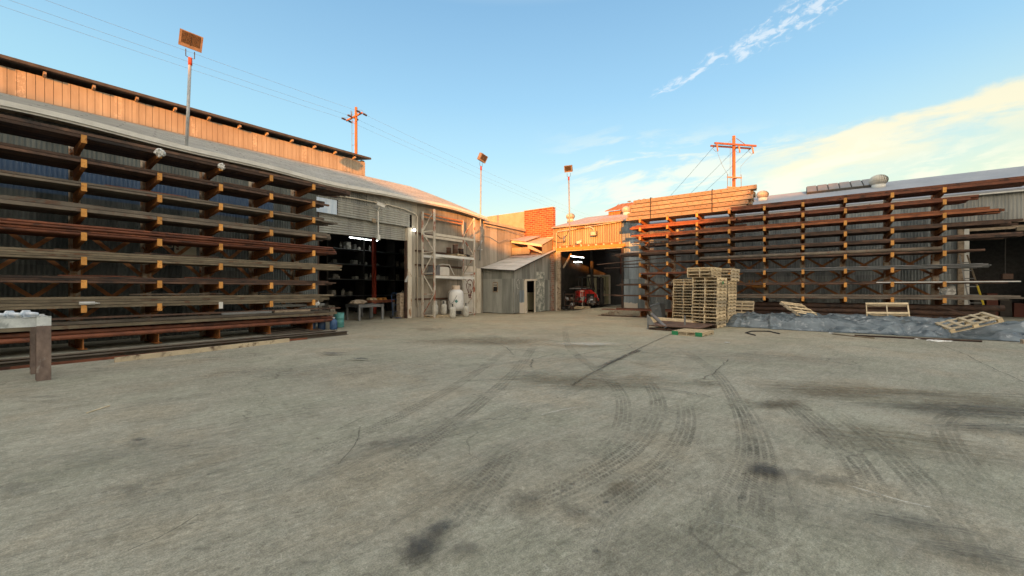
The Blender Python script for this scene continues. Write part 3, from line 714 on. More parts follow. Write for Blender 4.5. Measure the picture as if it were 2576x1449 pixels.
MB().box(20.9, 26.0, 17.40, 17.50, 6.16, 6.34).build('fascia', 'plaster', wh)
# dark hall behind the walls
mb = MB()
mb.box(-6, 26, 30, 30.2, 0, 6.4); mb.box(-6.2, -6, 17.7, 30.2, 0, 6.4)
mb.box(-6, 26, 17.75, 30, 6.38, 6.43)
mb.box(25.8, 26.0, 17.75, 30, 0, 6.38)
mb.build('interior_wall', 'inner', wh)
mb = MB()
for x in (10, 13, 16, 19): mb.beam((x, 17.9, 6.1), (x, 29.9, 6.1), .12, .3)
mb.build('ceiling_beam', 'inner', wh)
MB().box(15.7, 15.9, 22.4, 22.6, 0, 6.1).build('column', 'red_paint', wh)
# tall warehouse
tw = thing('tall_warehouse', 'tall sunlit board-clad warehouse rising behind the shingle roof', 'warehouse', (5, 22, 0))
mb = MB(); bx = -6.0; TOPZ = 9.75
while bx < 14.8:
    mb.box(bx+.006, min(bx+.204, 14.8), 22.0, 22.06+rnd.uniform(-.004, .004), 6.0, TOPZ-.2+.024*(bx-14.7)); bx += .21
mb.build('wall', 'boards', tw)
mb = MB(); mb.box(-6, 14.78, 22.07, 22.2, 6, TOPZ-.85); mb.box(14.6, 14.8, 22.07, 34, 6, TOPZ-.1); mb.box(-6, 14.8, 34, 34.2, 0, TOPZ-.8); mb.build('rear_wall', 'tarpaper', tw)
mb = MB(); mb.hexa([(-6.5, 21.70, 9.19), (15.0, 21.70, 9.71), (15.2, 28.5, 10.9), (-6.5, 28.5, 10.5), (-6.5, 21.70, 9.27), (15.0, 21.70, 9.79), (15.2, 28.5, 11.0), (-6.5, 28.5, 10.6)])
mb.hexa([(-6.5, 28.5, 10.5), (15.2, 28.5, 10.9), (15.2, 35, 9.3), (-6.5, 35, 9.0), (-6.5, 28.5, 10.6), (15.2, 28.5, 11.0), (15.2, 35, 9.4), (-6.5, 35, 9.1)])
mb.build('roof', 'tarpaper', tw)
mb = MB(); mb.hexa([(-6.5, 21.65, 9.19), (15.0, 21.65, 9.71), (15.0, 21.695, 9.71), (-6.5, 21.695, 9.19), (-6.5, 21.65, 9.30), (15.0, 21.65, 9.82), (15.0, 21.695, 9.82), (-6.5, 21.695, 9.30)]); mb.build('fascia', 'tarpaper', tw)
x = -5.6
while x < 15:
    zo = .024*(x-14.7)-.04; MB().hexa([(x, 21.72, 9.60+zo), (x+.07, 21.72, 9.60+zo), (x+.09, 22.0, 9.56+zo), (x, 22.0, 9.56+zo), (x, 21.72, 9.69+zo), (x+.07, 21.72, 9.69+zo), (x+.09, 22.0, 9.77+zo), (x, 22.0, 9.77+zo)]).build('rafter_tail', 'timber_old', tw); x += 1.22
# ------------------------------------------------------------------ brick and plaster firewall
fw = thing('brick_wall', 'tall painted brick parapet wall standing above the corner of the yard', 'wall', (26.3, 16.3, 0))
MB().prism([(15.02, 0), (17.62, 0), (17.62, 7.78), (15.08, 7.78), (15.02, 7.68)], 26.1, 26.5, 'yz').build('brickwork', 'brick', fw)
MB().prism([(14.98, 5.3), (17.6, 5.3), (17.6, 5.52), (14.98, 5.56)], 26.02, 26.10, 'yz').build('ledge', 'cream', fw)
MB().box(26.06, 26.55, 15.0, 17.63, 7.785, 7.83).build('coping', 'plaster', fw)
MB().box(26.15, 26.5, 17.64, 22.4, 0, 7.78).build('plaster_wall', 'plaster', fw)
# ------------------------------------------------------------------ warehouse on the right
rw = thing('warehouse', 'corrugated warehouse with flat pale roof with turbine vents and long skylight', 'warehouse', (26.1, -4, 0))
AE = 6.22; YL, YJ, YR_ = 15.0, 14.55, 9.65
mb = MB(); mb.corr((26.1, YL), (26.1, YR_), 4.80, AE, (-1, 0), .026, .17); mb.build('wall', 'corr_orange', rw, smooth=True)
mb = MB(); mb.corr((26.1, YL), (26.1, YJ+.05), 0, 4.8, (-1, 0), .018, .11); mb.build('wall', 'corr_corner', rw, smooth=True)
mb = MB(); mb.corr((26.1, YR_), (26.1, 8.6), .0, AE-.02, (-1, 0), .014, .11); mb.build('wall', 'corr_right', rw, smooth=True)
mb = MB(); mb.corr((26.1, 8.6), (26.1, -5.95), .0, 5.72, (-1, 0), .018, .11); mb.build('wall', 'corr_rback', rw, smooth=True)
mb = MB(); mb.corr((26.1, -5.95), (26.1, -16), 4.52, 5.72, (-1, 0), .02, .11); mb.corr((26.1, -11.5), (26.1, -16), 0, 4.6, (-1, 0), .02, .11); mb.build('wall', 'corr_left', rw, smooth=True)
MB().box(25.9, 26.05, YR_-.25, YL-.4, 4.47, 4.66).build('header_beam', 'tip_orange', rw)
mb = MB(); mb.box(26.0, 26.12, YR_, YL-.4, 4.40, 4.47); mb.build('lintel', 'cream', rw)
mb = MB(); mb.box(25.98, 26.06, YR_, YL-.42, 4.66, 4.82, 0)
for i in range(9): y = 14.3-i*.57; mb.box(25.88, 25.97, y-.05, y+.05, 4.665, 4.76, 1)
mb.build('door_track', ['brace', 'cream'], rw)
MB().box(25.93, 26.12, 14.33, 14.55, 0, 4.40).build('door_post', 'timber_old', rw)
MB().box(25.98, 26.08, 14.57, 14.68, 0, 4.45).build('downpipe', 'cream', rw)
MB().box(25.96, 26.12, YR_-.1, YR_, .3, 4.40).build('door_post', 'rust_dark', rw)
MB().box(25.97, 26.14, -6.10, -5.95, .2, 4.50).build('door_post', 'white_paint', rw)
MB().box(25.97, 26.14, -5.94, -5.75, .2, 4.50).build('door_post', 'timber_old', rw)
mb = MB(); mb.box(25.9, 26.04, -16, -5.95, 4.44, 4.52); mb.box(25.98, 26.1, -16, -5.95, 4.16, 4.3); mb.build('header_beam', 'timber_old', rw)
MB().box(25.86, 26.02, -16, 8.6, 5.70, 5.80).build('gutter', 'white_paint', rw)
MB().prism([(-7.4, 4.05), (-7.4, 4.2), (-16, 4.2), (-16, 4.05)], 25.8, 25.95, 'yz').build('header_beam', 'olive', rw)
def slab(x0, z0, x1, z1, y0, y1, mat, nm, t=.08, parent=rw):
    return MB().hexa([(x0, y0, z0-t), (x1, y0, z1-t), (x1, y1, z1-t), (x0, y1, z0-t), (x0, y0, z0), (x1, y0, z1), (x1, y1, z1), (x0, y1, z0)]).build(nm, mat, parent)
slab(25.85, 5.84, 32, 7.95, -16, 8.6, 'membrane', 'roof'); slab(32, 7.95, 38, 5.9, -16, 8.6, 'membrane', 'roof')
slab(25.85, AE+.03, 32, 7.9, 8.6, 15.0, 'pink_roof', 'roof'); slab(32, 7.9, 38, 5.9, 8.6, 15.0, 'pink_roof', 'roof')
mb = MB(); mb.prism([(25.95, 5.75), (32, 7.85), (32, 6), (26.1, 5.6)], 8.5, 8.6, 'xz'); mb.build('gable', 'corr_orange', rw)
mb = MB()
for i in range(10): y = 8.9+i*.33; mb.beam((25.9, y, AE+.06), (28.4, y, AE+.06+2.5*.272), .05, .035)
mb.build('roof_rib', 'pink_roof', rw)
# roof monitor on the ridge
mb = MB(); mb.corr((31.2, 12.7), (31.2, 9.3), 7.5, 8.0, (-1, 0), .02, .2); mb.build('monitor_wall', 'brace', rw, smooth=True)
mb = MB(); mb.hexa([(30.9, 9.2, 7.98), (32.5, 9.2, 8.75), (32.5, 12.1, 8.75), (30.9, 12.9, 7.98), (30.9, 9.2, 8.03), (32.5, 9.2, 8.80), (32.5, 12.1, 8.80), (30.9, 12.9, 8.03)])
mb.hexa([(32.5, 9.2, 8.75), (34.1, 9.2, 7.9), (34.1, 12.9, 7.9), (32.5, 12.1, 8.75), (32.5, 9.2, 8.80), (34.1, 9.2, 7.95), (34.1, 12.9, 7.95), (32.5, 12.1, 8.80)])
for i in range(9): y = 9.4+i*.36; mb.beam((30.92, y, 8.06), (32.45, y, 8.80), .04, .03)
mb.prism([(30.95, 7.4), (30.95, 7.98), (32.5, 8.74), (34.05, 7.9), (34.05, 7.0)], 9.22, 9.27, 'xz')
mb.build('monitor_roof', 'brace', rw)
# interiors
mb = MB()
mb.box(44, 44.2, -16, 17, 0, 5.8); mb.box(26.3, 44, -16.2, -16, 0, 5.6); mb.box(26.5, 44, 15.2, 15.4, 0, 5.8); mb.box(26.3, 44, 3.0, 3.2, 0, 5.6); MB().box(30, 30.2, -16, 3, 0, 5.6).build('partition', 'black', rw)  # black partition added to make the far bay look dark
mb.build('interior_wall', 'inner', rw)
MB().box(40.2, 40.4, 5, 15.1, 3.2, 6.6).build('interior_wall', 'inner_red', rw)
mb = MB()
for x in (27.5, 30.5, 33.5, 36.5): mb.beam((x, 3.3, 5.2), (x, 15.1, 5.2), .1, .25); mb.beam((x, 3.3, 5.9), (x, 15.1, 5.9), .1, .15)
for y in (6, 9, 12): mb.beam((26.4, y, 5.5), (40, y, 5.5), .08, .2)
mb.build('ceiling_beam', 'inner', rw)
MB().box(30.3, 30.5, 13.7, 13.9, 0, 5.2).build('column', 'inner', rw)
mb = MB(); mb.corr((36, 9.9), (36, 7.2), .3, 3.6, (-1, 0), .02, .2); mb.build('partition', 'corr_left', rw, smooth=True)
# ------------------------------------------------------------------ unseen building added behind the camera, skyline shaped to shade the yard
prof = [(-80, 0), (60, 0), (60, 15.5), (12.5, 15.5), (9, 14.4), (4.2, 14.4), (2.8, 12.4), (.8, 11.5), (-2, 11.1), (-7, 11.4), (-11, 11.8), (-12.8, 12.2), (-14.4, 13.35), (-16, 14.0), (-18.5, 15.0), (-21, 14.85), (-25.3, 14.0), (-80, 14.0)]
nb = thing('shade_building', 'long unseen building added with stepped roofline to shade the yard', 'building', (*cam2yard(-5, -43), 0))
mb = MB(); k = 0
for dpt in (-40, -46):
    for l, h in prof: mb.v.append((*cam2yard(l, dpt), h))
n = len(prof); mb.face(list(range(n))); mb.face(list(reversed(range(n, 2*n))))
for i in range(n): mb.face((i, (i+1) % n, n+(i+1) % n, n+i))
mb.build('wall', 'neigh', nb)
# ------------------------------------------------------------------ shed in the corner
sh = thing('shed', 'small grey corrugated lean-to shed with crooked doorway in the corner of the yard', 'shed', (23.5, 15, 0))
def shz(x, y=15): return 2.83+(x-20.75)/(26.1-20.75)*1.72+.22*S((y-15)/2.8)*(1-(x-20.75)/5.4)
mb = MB(); mb.corr((20.95, 17.55), (20.95, 14.98), 0.02, lambda t: 3.1-.26*t, (-1, 0), .016, .1, jit=.05); mb.build('wall', 'corr_shed', sh, smooth=True)
DX0, DX1 = 22.35, 23.35
mb = MB(); mb.corr((20.95, 14.95), (DX0-.18, 14.95), .03, lambda t: shz(20.95+t*(DX0-.18-20.95))-.06, (0, -1), .014, .1, jit=.06)
mb.corr((DX0-.18, 14.95), (DX1+.1, 14.95), 2.2, lambda t: shz(DX0-.18+t*1.28)-.06, (0, -1), .014, .1)
mb.corr((DX1+.1, 14.95), (25.55, 14.95), .03, lambda t: shz(DX1+.1+t*(25.45-DX1))-.06, (0, -1), .014, .1, jit=.05)
mb.build('wall', 'corr_shed', sh, smooth=True)
mb = MB(); mb.corr((23.6, 14.91), (24.65, 14.91), .02, 2.85, (0, -1), .018, .1); mb.build('loose_sheet', 'corr_patchy', sh, smooth=True)
mb = MB(); mb.corr((21.55, 14.92), (22.2, 14.92), .02, 1.55, (0, -1), .012, .1); mb.build('loose_sheet', 'corr_right', sh, smooth=True)
mb = MB(); mb.beam((22.28, 14.90, 0), (22.20, 14.90, 2.2), .27, .06, up=(0, 1, 0)); mb.build('door_frame', 'cream', sh)
mb = MB(); mb.beam((DX1+.04, 14.90, 0), (DX1+.04, 14.90, 2.2), .13, .06, up=(0, 1, 0)); mb.build('door_frame', 'cream', sh)
mb = MB(); mb.beam((22.1, 14.89, 2.22), (23.6, 14.89, 2.27), .12, .06, up=(0, 1, 0)); mb.build('door_frame', 'cream', sh)
mb = MB(); nseg = 6
for i in range(nseg):
    for j in range(2):
        xa, xb = 20.72+i*5.36/nseg, 20.72+(i+1)*5.36/nseg; ya, yb = (14.72, 16.2) if j == 0 else (16.2, 17.54)
        e = .006*((i*2+j) % 3); t = .025
        mb.hexa([(xa-.02, ya, shz(xa, ya)+e), (xb, ya, shz(xb, ya)+e), (xb, yb, shz(xb, yb)+e), (xa-.02, yb, shz(xa, yb)+e),
                 (xa-.02, ya, shz(xa, ya)+e+t), (xb, ya, shz(xb, ya)+e+t-.012), (xb, yb, shz(xb, yb)+e+t-.012), (xa-.02, yb, shz(xa, yb)+e+t)])
mb.build('roof', 'shed_roof', sh)
mb = MB(); mb.beam((20.68, 14.72, shz(20.72, 14.72)-.03), (20.68, 17.5, shz(20.72, 17.5)-.03), .03, .05); mb.beam((20.7, 14.68, 2.80), (26.05, 14.68, 4.52), .03, .06); mb.build('roof_edge', 'tarpaper', sh)
# small louvred window
wx = 20.93; mb = MB(); ya, yb, za, zb_ = 16.66, 16.24, 1.42, 2.10
mb.box(wx-.03, wx-.0, yb, ya, za, za+.05); mb.box(wx-.03, wx, yb, ya, zb_-.05, zb_); mb.box(wx-.03, wx, yb, yb+.05, za+.05, zb_-.05); mb.box(wx-.03, wx, ya-.05, ya, za+.05, zb_-.05)
wf = mb.build('window', 'timber_old', sh)
MB().box(wx-.02, wx-.015, yb+.05, ya-.05, za+.05, zb_-.05).build('pane', 'black', wf)
mb = MB()
for i in range(3): mb.box(wx-.028, wx-.021, yb+.05, ya-.05, zb_-.13-i*.09, zb_-.09-i*.09)
mb.build('louvre', 'panel_pale', wf)
strokes('graffiti_tag', 'graffiti_pale', sh, [[(.1+.12*math.cos(a/3.0)*(1+a/14), .6+.30*math.sin(a/3.0)) for a in range(0, 16)], [(.0, .6), (.05, .1), (.02, -.1)]], lambda a, b_: (21.3+a, 14.92, 1.35+b_), .035)
MB().box(22.6, 25.4, 15.75, 16.2, .12, 1.38).build('inner_cabinet', 'container', sh); MB().box(21.6, 26.0, 16.4, 16.5, 0, 3.2).build('inner_wall', 'inner', sh)
MB().box(25.58, 26.05, 14.86, 15.02, 0, 4.3).build('brick_pier', 'brick_old', sh)
MB().tube([(25.52, 14.86, 0), (25.52, 14.86, 4.2)], .02).build('pipe', 'greysteel', sh)
# sagging awning above the shed
aw = thing('awning', 'broken sagging sheet metal awning above the shed roof, hanging from the corner walls', 'awning', (25, 16, 5))
mb = MB(); mb.hexa([(24.45, 14.95, 4.80), (26.0, 14.9, 5.42), (26.05, 16.6, 5.6), (24.3, 16.4, 5.02), (24.45, 14.95, 4.84), (26.0, 14.9, 5.46), (26.05, 16.6, 5.64), (24.3, 16.4, 5.06)])
mb.build('sheet', 'plaster', aw)
mb = MB(); mb.hexa([(24.2, 16.2, 5.10), (25.9, 16.0, 5.66), (25.9, 17.5, 5.72), (24.1, 17.5, 5.28), (24.2, 16.2, 5.15), (25.9, 16.0, 5.71), (25.9, 17.5, 5.77), (24.1, 17.5, 5.33)])
mb.build('sheet', 'pink_roof', aw)
mb = MB(); mb.beam((24.25, 17.52, 5.20), (24.42, 14.93, 4.74), .08, .17); mb.build('edge_board', 'cream', aw)
mb = MB(); mb.corr((24.5, 15.0), (26.02, 15.0), lambda t: 4.1+.5*t, lambda t: 4.72+.66*t, (0, -1), .012, .1); mb.build('side_panel', 'corr_orange', aw, smooth=True)
mb = MB(); mb.corr((24.28, 17.5), (24.4, 16.0), 4.2, 4.72, (-1, 0), .01, .1); mb.build('side_panel', 'corr_orange', aw, smooth=True)
mb = MB(); mb.hexa([(24.3, 16.1, 4.62), (24.34, 16.1, 4.62), (24.5, 14.98, 4.18), (24.46, 14.98, 4.18), (24.3, 16.1, 4.9), (24.34, 16.1, 4.9), (24.5, 14.98, 4.3), (24.46, 14.98, 4.3)]); mb.build('torn_sheet', 'plaster', aw)
mb = MB(); mb.hexa([(23.7, 15.6, shz(23.7, 15.6)+.05), (25.3, 15.1, shz(25.3, 15.1)+.05), (25.9, 17.3, shz(25.9, 17.3)+.05), (23.8, 17.4, shz(23.8, 17.4)+.06),
                    (23.7, 15.6, shz(23.7, 15.6)+.075), (25.3, 15.1, shz(25.3, 15.1)+.075), (25.9, 17.3, shz(25.9, 17.3)+.08), (23.8, 17.4, shz(23.8, 17.4)+.09)]); mb.build('lower_sheet', 'pink_roof', aw)
# ------------------------------------------------------------------ cantilever racks
def xf(o, side):          # the pallet-side rack is the left one's design turned to stand along the other wall
    return o
def make_rack(name, label, side, nodes, col, tip, arms_z, braces, top):
    """side 'L': columns stand at x = node, arms reach from y = col to y = tip; side 'R': swapped axes"""
    def P(s, d, z): return (s, d, z) if side == 'L' else (d, s, z)
    def box(mb, s0, s1, d0, d1, z0, z1, m=0):
        if d0 > d1: d0, d1 = d1, d0
        return mb.box(s0, s1, d0, d1, z0, z1, m) if side == 'L' else mb.box(d0, d1, s0, s1, z0, z1, m)
    t = thing(name, label, 'storage rack', P(sum(nodes)/len(nodes), col, 0))
    sgn = 1
    for ni, s in enumerate(nodes):
        mb = MB()
        box(mb, s-.10, s+.10, col-.14, col-.125, 0, top); box(mb, s-.10, s+.10, col+.125, col+.14, 0, top); box(mb, s-.006, s+.006, col-.125, col+.125, 0, top)
        mb.build('column', 'col_cream', t)
        mb = MB()
        box(mb, s-.075, s+.075, tip+.1, col-.15, .30, .315); box(mb, s-.075, s+.075, tip+.1, col-.15, .03, .045); box(mb, s-.01, s+.01, tip+.1, col-.15, .045, .30)
        box(mb, s-.075, s+.075, tip+.085, tip+.1, .0, .315) if False else None
        mb.build('base_beam', 'rack_orange', t)
        for zi, z in enumerate(arms_z):
            o = MB(); hw = .045; jz = rnd.uniform(-.012, .012); z_ = z+jz
            a0, a1 = col-.15, tip+.012
            n = len(o.v)
            pts = []
            for s_, d_, zz in ((s-hw, a0, z_-.27), (s+hw, a0, z_-.27), (s+hw, a1, z_-.13), (s-hw, a1, z_-.13), (s-hw, a0, z_-.006), (s+hw, a0, z_-.006), (s+hw, a1, z_-.006), (s-hw, a1, z_-.006)):
                pts.append(P(s_, d_, zz))
            o.hexa(pts); am = o.build('arm', 'rack_orange', t)
            o = MB(); box(o, s-hw-.008, s+hw+.008, tip-.012, tip+.010, z_-.135, z_+.075)
            o.build('end_plate', 'white_paint' if (side, ni, zi) in (('L', 3, 7),) else 'tip_orange', am)
    ns = sorted(nodes)
    for a, b_ in zip(ns, ns[1:]):
        for z0, z1, kind in braces:
            dd = col+.02
            if kind == 'X':
                mb = MB(); mb.beam(P(a+.1, dd-.03, z0), P(b_-.1, dd-.03, z1), .10, .012, up=P(0, 1, 0)); mb.build('cross_brace', 'brace', t)
                mb = MB(); mb.beam(P(a+.1, dd+.03, z1), P(b_-.1, dd+.03, z0), .10, .012, up=P(0, 1, 0)); mb.build('cross_brace', 'brace', t)
            else:
                mb = MB(); box(mb, a+.1, b_-.1, dd-.04, dd+.04, z0, z1); mb.build('strut', 'brace', t)
    return t
LN = [.365+1.505*k for k in range(6)]
LZ = [5.53, 4.90, 4.27, 3.62, 3.0, 2.37, 1.77, 1.12]
make_rack('cantilever_rack', 'tall orange cantilever rack full of steel before the shingle-roofed warehouse', 'L', LN, 16.5, 15.02, LZ, [(.75, 2.0, 'X'), (2.05, 3.35, 'X')], 5.75)
RN = [7.49-1.531*k for k in range(9)]
RZ = [5.62, 5.13, 4.61, 4.10, 3.60, 3.09, 2.46, 1.83, 1.19]
make_rack('cantilever_rack', 'long orange cantilever rack of pipes behind the pallet stacks and tarpaulin', 'R', RN, 24.5, 23.1, RZ, [(1.15, 1.24, 'S'), (1.3, 2.2, 'X'), (2.25, 3.2, 'X')], 5.8)
# ------------------------------------------------------------------ long stock
MC = {}
def barmesh(sec, a, b_, L, mat):
    key = (sec, a, b_, round(L, 2), mat)
    if key in MC: return MC[key]
    mb = MB(); L0, L1 = 0, L
    if sec in ('sq', 'rect'):
        for x0, x1 in ((0, L),):
            t = min(a, b_)*.14
            o = [(-a/2, 0), (a/2, 0), (a/2, b_), (-a/2, b_)]; i_ = [(-a/2+t, t), (a/2-t, t), (a/2-t, b_-t), (-a/2+t, b_-t)]
            for q in (o, i_):
                for x in (0, L): mb.v += [(x, y, z) for y, z in q]
            for k in range(4):
                j = (k+1) % 4
                mb.face((k, j, 4+j, 4+k)); mb.face((k, 8+k, 8+j, j)); mb.face((4+k, 4+j, 12+j, 12+k))
            d = .12; n = len(mb.v)
            mb.v += [(d, y, z) for y, z in i_]+[(L-d, y, z) for y, z in i_]
            for k in range(4):
                j = (k+1) % 4
                mb.face((8+k, n+k, n+j, 8+j)); mb.face((12+k, 12+j, n+4+j, n+4+k))
            mb.face((n, n+1, n+2, n+3)); mb.face((n+7, n+6, n+5, n+4))
    elif sec == 'pipe':
        r = a/2; n = 12 if a > .09 else 8; ri = r*.84
        P = [(0, ri), (0, r), (L, r), (L, ri), (L-.2, ri)]
        rings = []
        for x, rr in [(.2, ri)]+P:
            k = len(mb.v); rings.append(k)
            for j in range(n): t = 2*math.pi*j/n; mb.v.append((x, rr*math.cos(t), r+rr*math.sin(t)))
        for p, q in zip(rings, rings[1:]):
            for j in range(n): mb.face((p+j, q+j, q+(j+1) % n, p+(j+1) % n))
        mb.face([rings[0]+j for j in range(n)]); mb.face([rings[-1]+j for j in reversed(range(n))])
    elif sec == 'rod': mb.tube([(0, 0, a/2), (L, 0, a/2)], a/2, 6)
    elif sec == 'flat': mb.box(0, L, -a/2, a/2, 0, b_)
    elif sec == 'ang':
        t = a*.12; mb.prism([(-a/2, 0), (a/2, 0), (a/2, t), (-a/2+t, t), (-a/2+t, b_), (-a/2, b_)], 0, L, 'yz')
    elif sec == 'chan':
        t = .012; mb.prism([(-a/2, 0), (a/2, 0), (a/2, t), (-a/2+t, t), (-a/2+t, b_-t), (a/2, b_-t), (a/2, b_), (-a/2, b_)], 0, L, 'yz')
    elif sec == 'ibeam':
        t = .014; w_ = .006
        mb.prism([(-a/2, 0), (a/2, 0), (a/2, t), (w_, t), (w_, b_-t), (a/2, b_-t), (a/2, b_), (-a/2, b_), (-a/2, b_-t), (-w_, b_-t), (-w_, t), (-a/2, t)], 0, L, 'yz')
    me = bpy.data.meshes.new(sec); me.from_pydata(mb.v, [], mb.f); me.materials.append(MATS[mat]); me.update()
    if sec in ('pipe', 'rod'):
        for p in me.polygons: p.use_smooth = len(p.vertices) == 4
    MC[key] = me; return me
NMS = {'sq': ('square_tube', 'steel tube'), 'rect': ('rectangular_tube', 'steel tube'), 'pipe': ('steel_pipe', 'pipe'), 'rod': ('steel_rod', 'rod'), 'flat': ('flat_bar', 'flat bar'),
       'ang': ('angle_bar', 'angle bar'), 'chan': ('channel_beam', 'steel channel'), 'ibeam': ('steel_beam', 'steel beam')}
ORD = ['topmost', 'second', 'third', 'fourth', 'fifth', 'sixth']
def bar(side, s, d, z, L, sec, a, b_, mat, label, group=None, tilt=0., yaw=0.):
    """left side: runs along +x from s; right side: runs along -y from s (s is the end farther from the open yard gate)"""
    L = round(L*4)/4
    o = bpy.data.objects.new(NMS[sec][0], barmesh(sec, a, b_, L, mat)); C.objects.link(o)
    o.location = (s, d, z) if side == 'L' else (d, s, z)
    o.rotation_euler = (0, tilt, yaw if side == 'L' else yaw-R(90))
    return tag(o, label, NMS[sec][1], group)
COLW = {'rust_orange': 'orange rusty', 'rust_dark': 'dark rusty', 'rust_red': 'red rusty', 'mill': 'grey brown', 'olive': 'olive brown', 'greysteel': 'grey', 'rack_orange': 'orange', 'white_paint': 'white'}
THW = {'sq': 'square tube', 'rect': 'flat tube', 'pipe': 'pipe', 'rod': 'thin rod', 'flat': 'flat bar', 'ang': 'angle bar', 'chan': 'steel channel', 'ibeam': 'steel beam'}
def fill(side, where, z, s0, s1, d0, d1, sec, a, b_, mat, layers=1, gap=.004, js=.25, je=.3, front=3, maxn=None, full=True):
    """lay a row of bars over the arms from the front (d0) to the back (d1); upper layers only near the front"""
    n = max(1, int((d1-d0)/(a+gap)))
    if maxn: n = min(n, maxn)
    for ly in range(layers):
        nn = n if ly == 0 else min(n, front)
        for i in range(nn):
            d = d0+a/2+i*(a+gap)+(a/2 if (sec == 'pipe' and ly % 2) else 0)
            e0 = rnd.uniform(-js, js); e1 = rnd.uniform(-je, je)
            if side == 'L': L = (s1+e1)-(s0+e0); s = s0+e0
            else: L = (s0+e0)-(s1+e1); s = s0+e0
            zz = z+ly*((b_ if sec != 'pipe' else a*.87)+.009)
            nm = f"{COLW.get(mat,'')} {THW[sec]}"
            LN_ = ['bottom', 'second', 'third', 'fourth'][ly] if ly < layers-1 or layers == 1 else 'top'
            if i == 0:
                lab = f"{nm}, front of {where}"+(f", {LN_} layer" if layers > 1 else ''); gr = f"front bars of {where}"
            else:
                lab = f"{nm} behind front one, {where}"+(f", {LN_} layer" if layers > 1 else ''); gr = f"{NMS[sec][1]}s on {where}, {LN_} layer"
            bar(side, s, d, zz, L, sec, a, b_, mat, lab, gr, tilt=rnd.uniform(-.0006, .0006), yaw=rnd.uniform(-.0012, .0012))
LW = [f"{w} level, shingle-side rack" for w in ('top', 'second', 'third', 'fourth', 'fifth', 'sixth', 'seventh', 'lowest')]
F0, F1 = 15.075, 16.3
fill('L', LW[0], LZ[0], -3.5, 9.3, F0, F1, 'sq', .075, .075, 'rust_dark', 2, je=.2)
fill('L', LW[1], LZ[1], -3.5, 8.4, F0, F1, 'rect', .09, .065, 'rust_dark', 2, je=.2, front=2)
fill('L', LW[2], LZ[2], -3.5, 8.6, F0, F1, 'sq', .075, .055, 'mill', 2, je=.45)
fill('L', LW[3], LZ[3], -3.5, 8.6, F0, F1, 'rect', .10, .09, 'mill', 2, je=.25)
fill('L', LW[4], LZ[4], -3.5, 8.75, F0, F1, 'pipe', .07, .07, 'rust_red', 4, je=.08, front=4)
fill('L', LW[5], LZ[5], -3.5, 8.7, F0, F1, 'flat', .10, .05, 'olive', 4, je=.4, front=4)
fill('L', LW[6], LZ[6], -3.5, 8.5, F0, F1, 'rect', .09, .05, 'rust_dark', 3, je=.35, front=4)
fill('L', LW[7], LZ[7], -3.5, 8.4, F0, F1, 'rect', .10, .065, 'olive', 4, je=.35, front=5)
# between the base and the lowest arms
fill('L', 'shingle-side rack base', .318, -3.5, 8.6, 15.0, 16.3, 'pipe', .12, .12, 'rust_red', 2, je=.15, front=5)
for i in range(3):
    bar('L', -3.5, 15.05+i*.16, .60, 12.0+.2*i, 'rect', .13, .085, 'olive', f"{['front','middle','rear'][i]} flat pale tube above the red pipes, base of the shingle-side rack", 'pale tubes on the left base')
    bar('L', -3.5, 15.07+i*.16, .70, 12.1-.2*i, 'rect', .12, .075, 'mill', f"{['front','middle','rear'][i]} grey tube in the upper row above the red pipes, shingle-side rack", 'grey tubes on the left base')
bar('L', -3.5, 15.10, .83, 12.5, 'rect', .08, .05, 'rust_dark', 'long thin dark tube just under the lowest arms of the shingle-side rack')
bar('L', 4.9, 15.06, .78, 1.6, 'rect', .10, .07, 'greysteel', 'short weathered grey tube lying on the long tubes of the shingle-side rack base')
bar('L', 6.5, 15.06, .78, 1.3, 'rect', .10, .07, 'timber_old', 'short pale worn offcut on the long tubes near the end of the shingle-side rack base')
bar('L', 6.3, 15.5, .95, 2.2, 'chan', .12, .1, 'greysteel', 'grey channel lying askew under the last arm of the shingle-side rack')
# beams on the ground in front of the shingle-side rack
fl = [(-3.5, 12.98, .0, 11.5, 'ibeam', .22, .13, 'mill', 'front wide flange beam on the ground before the shingle-side rack'),
      (-3.5, 13.26, .0, 11.25, 'ibeam', .22, .16, 'mill', 'rear wide flange beam on the ground before the shingle-side rack'),
      (-3.5, 12.80, .0, 10.0, 'ang', .06, .06, 'rust_red', 'rusty angle bar on the ground along the front of the big beams')]
for s, d, z, L, sec, a, b_, mt_, lab in fl: bar('L', s, d, z, L, sec, a, b_, mt_, lab)
for i in range(4): bar('L', 6.2+.1*i, 15.2+.28*i, .02+.03*i, 2.0, 'flat', .5, .02, 'mill', f"{['front','second','third','rear'][i]} thin plate under the last bay of the shingle-side rack", 'plates under the shingle-side rack', yaw=.06*i-.05)
p0, p1 = Vector(gp(289, 912)), Vector(gp(727, 860))
mb = MB(); mb.beam(p0+Vector((0, .02, .055)), p1+Vector((0, 0, .055)), .05, .11)
single(mb, 'wooden_plank', 'plank_pale', 'long pale stained plank on edge on the ground before the shingle-side rack', 'plank', tuple(p0))
mb = MB(); q = gp(538, 883); mb.box(q[0]-.12, q[0]+.12, q[1]+.05, q[1]+.2, 0, .1)
single(mb, 'wooden_block', 'timber_old', 'small wooden block between the pale plank and the ground beams', 'block', q)
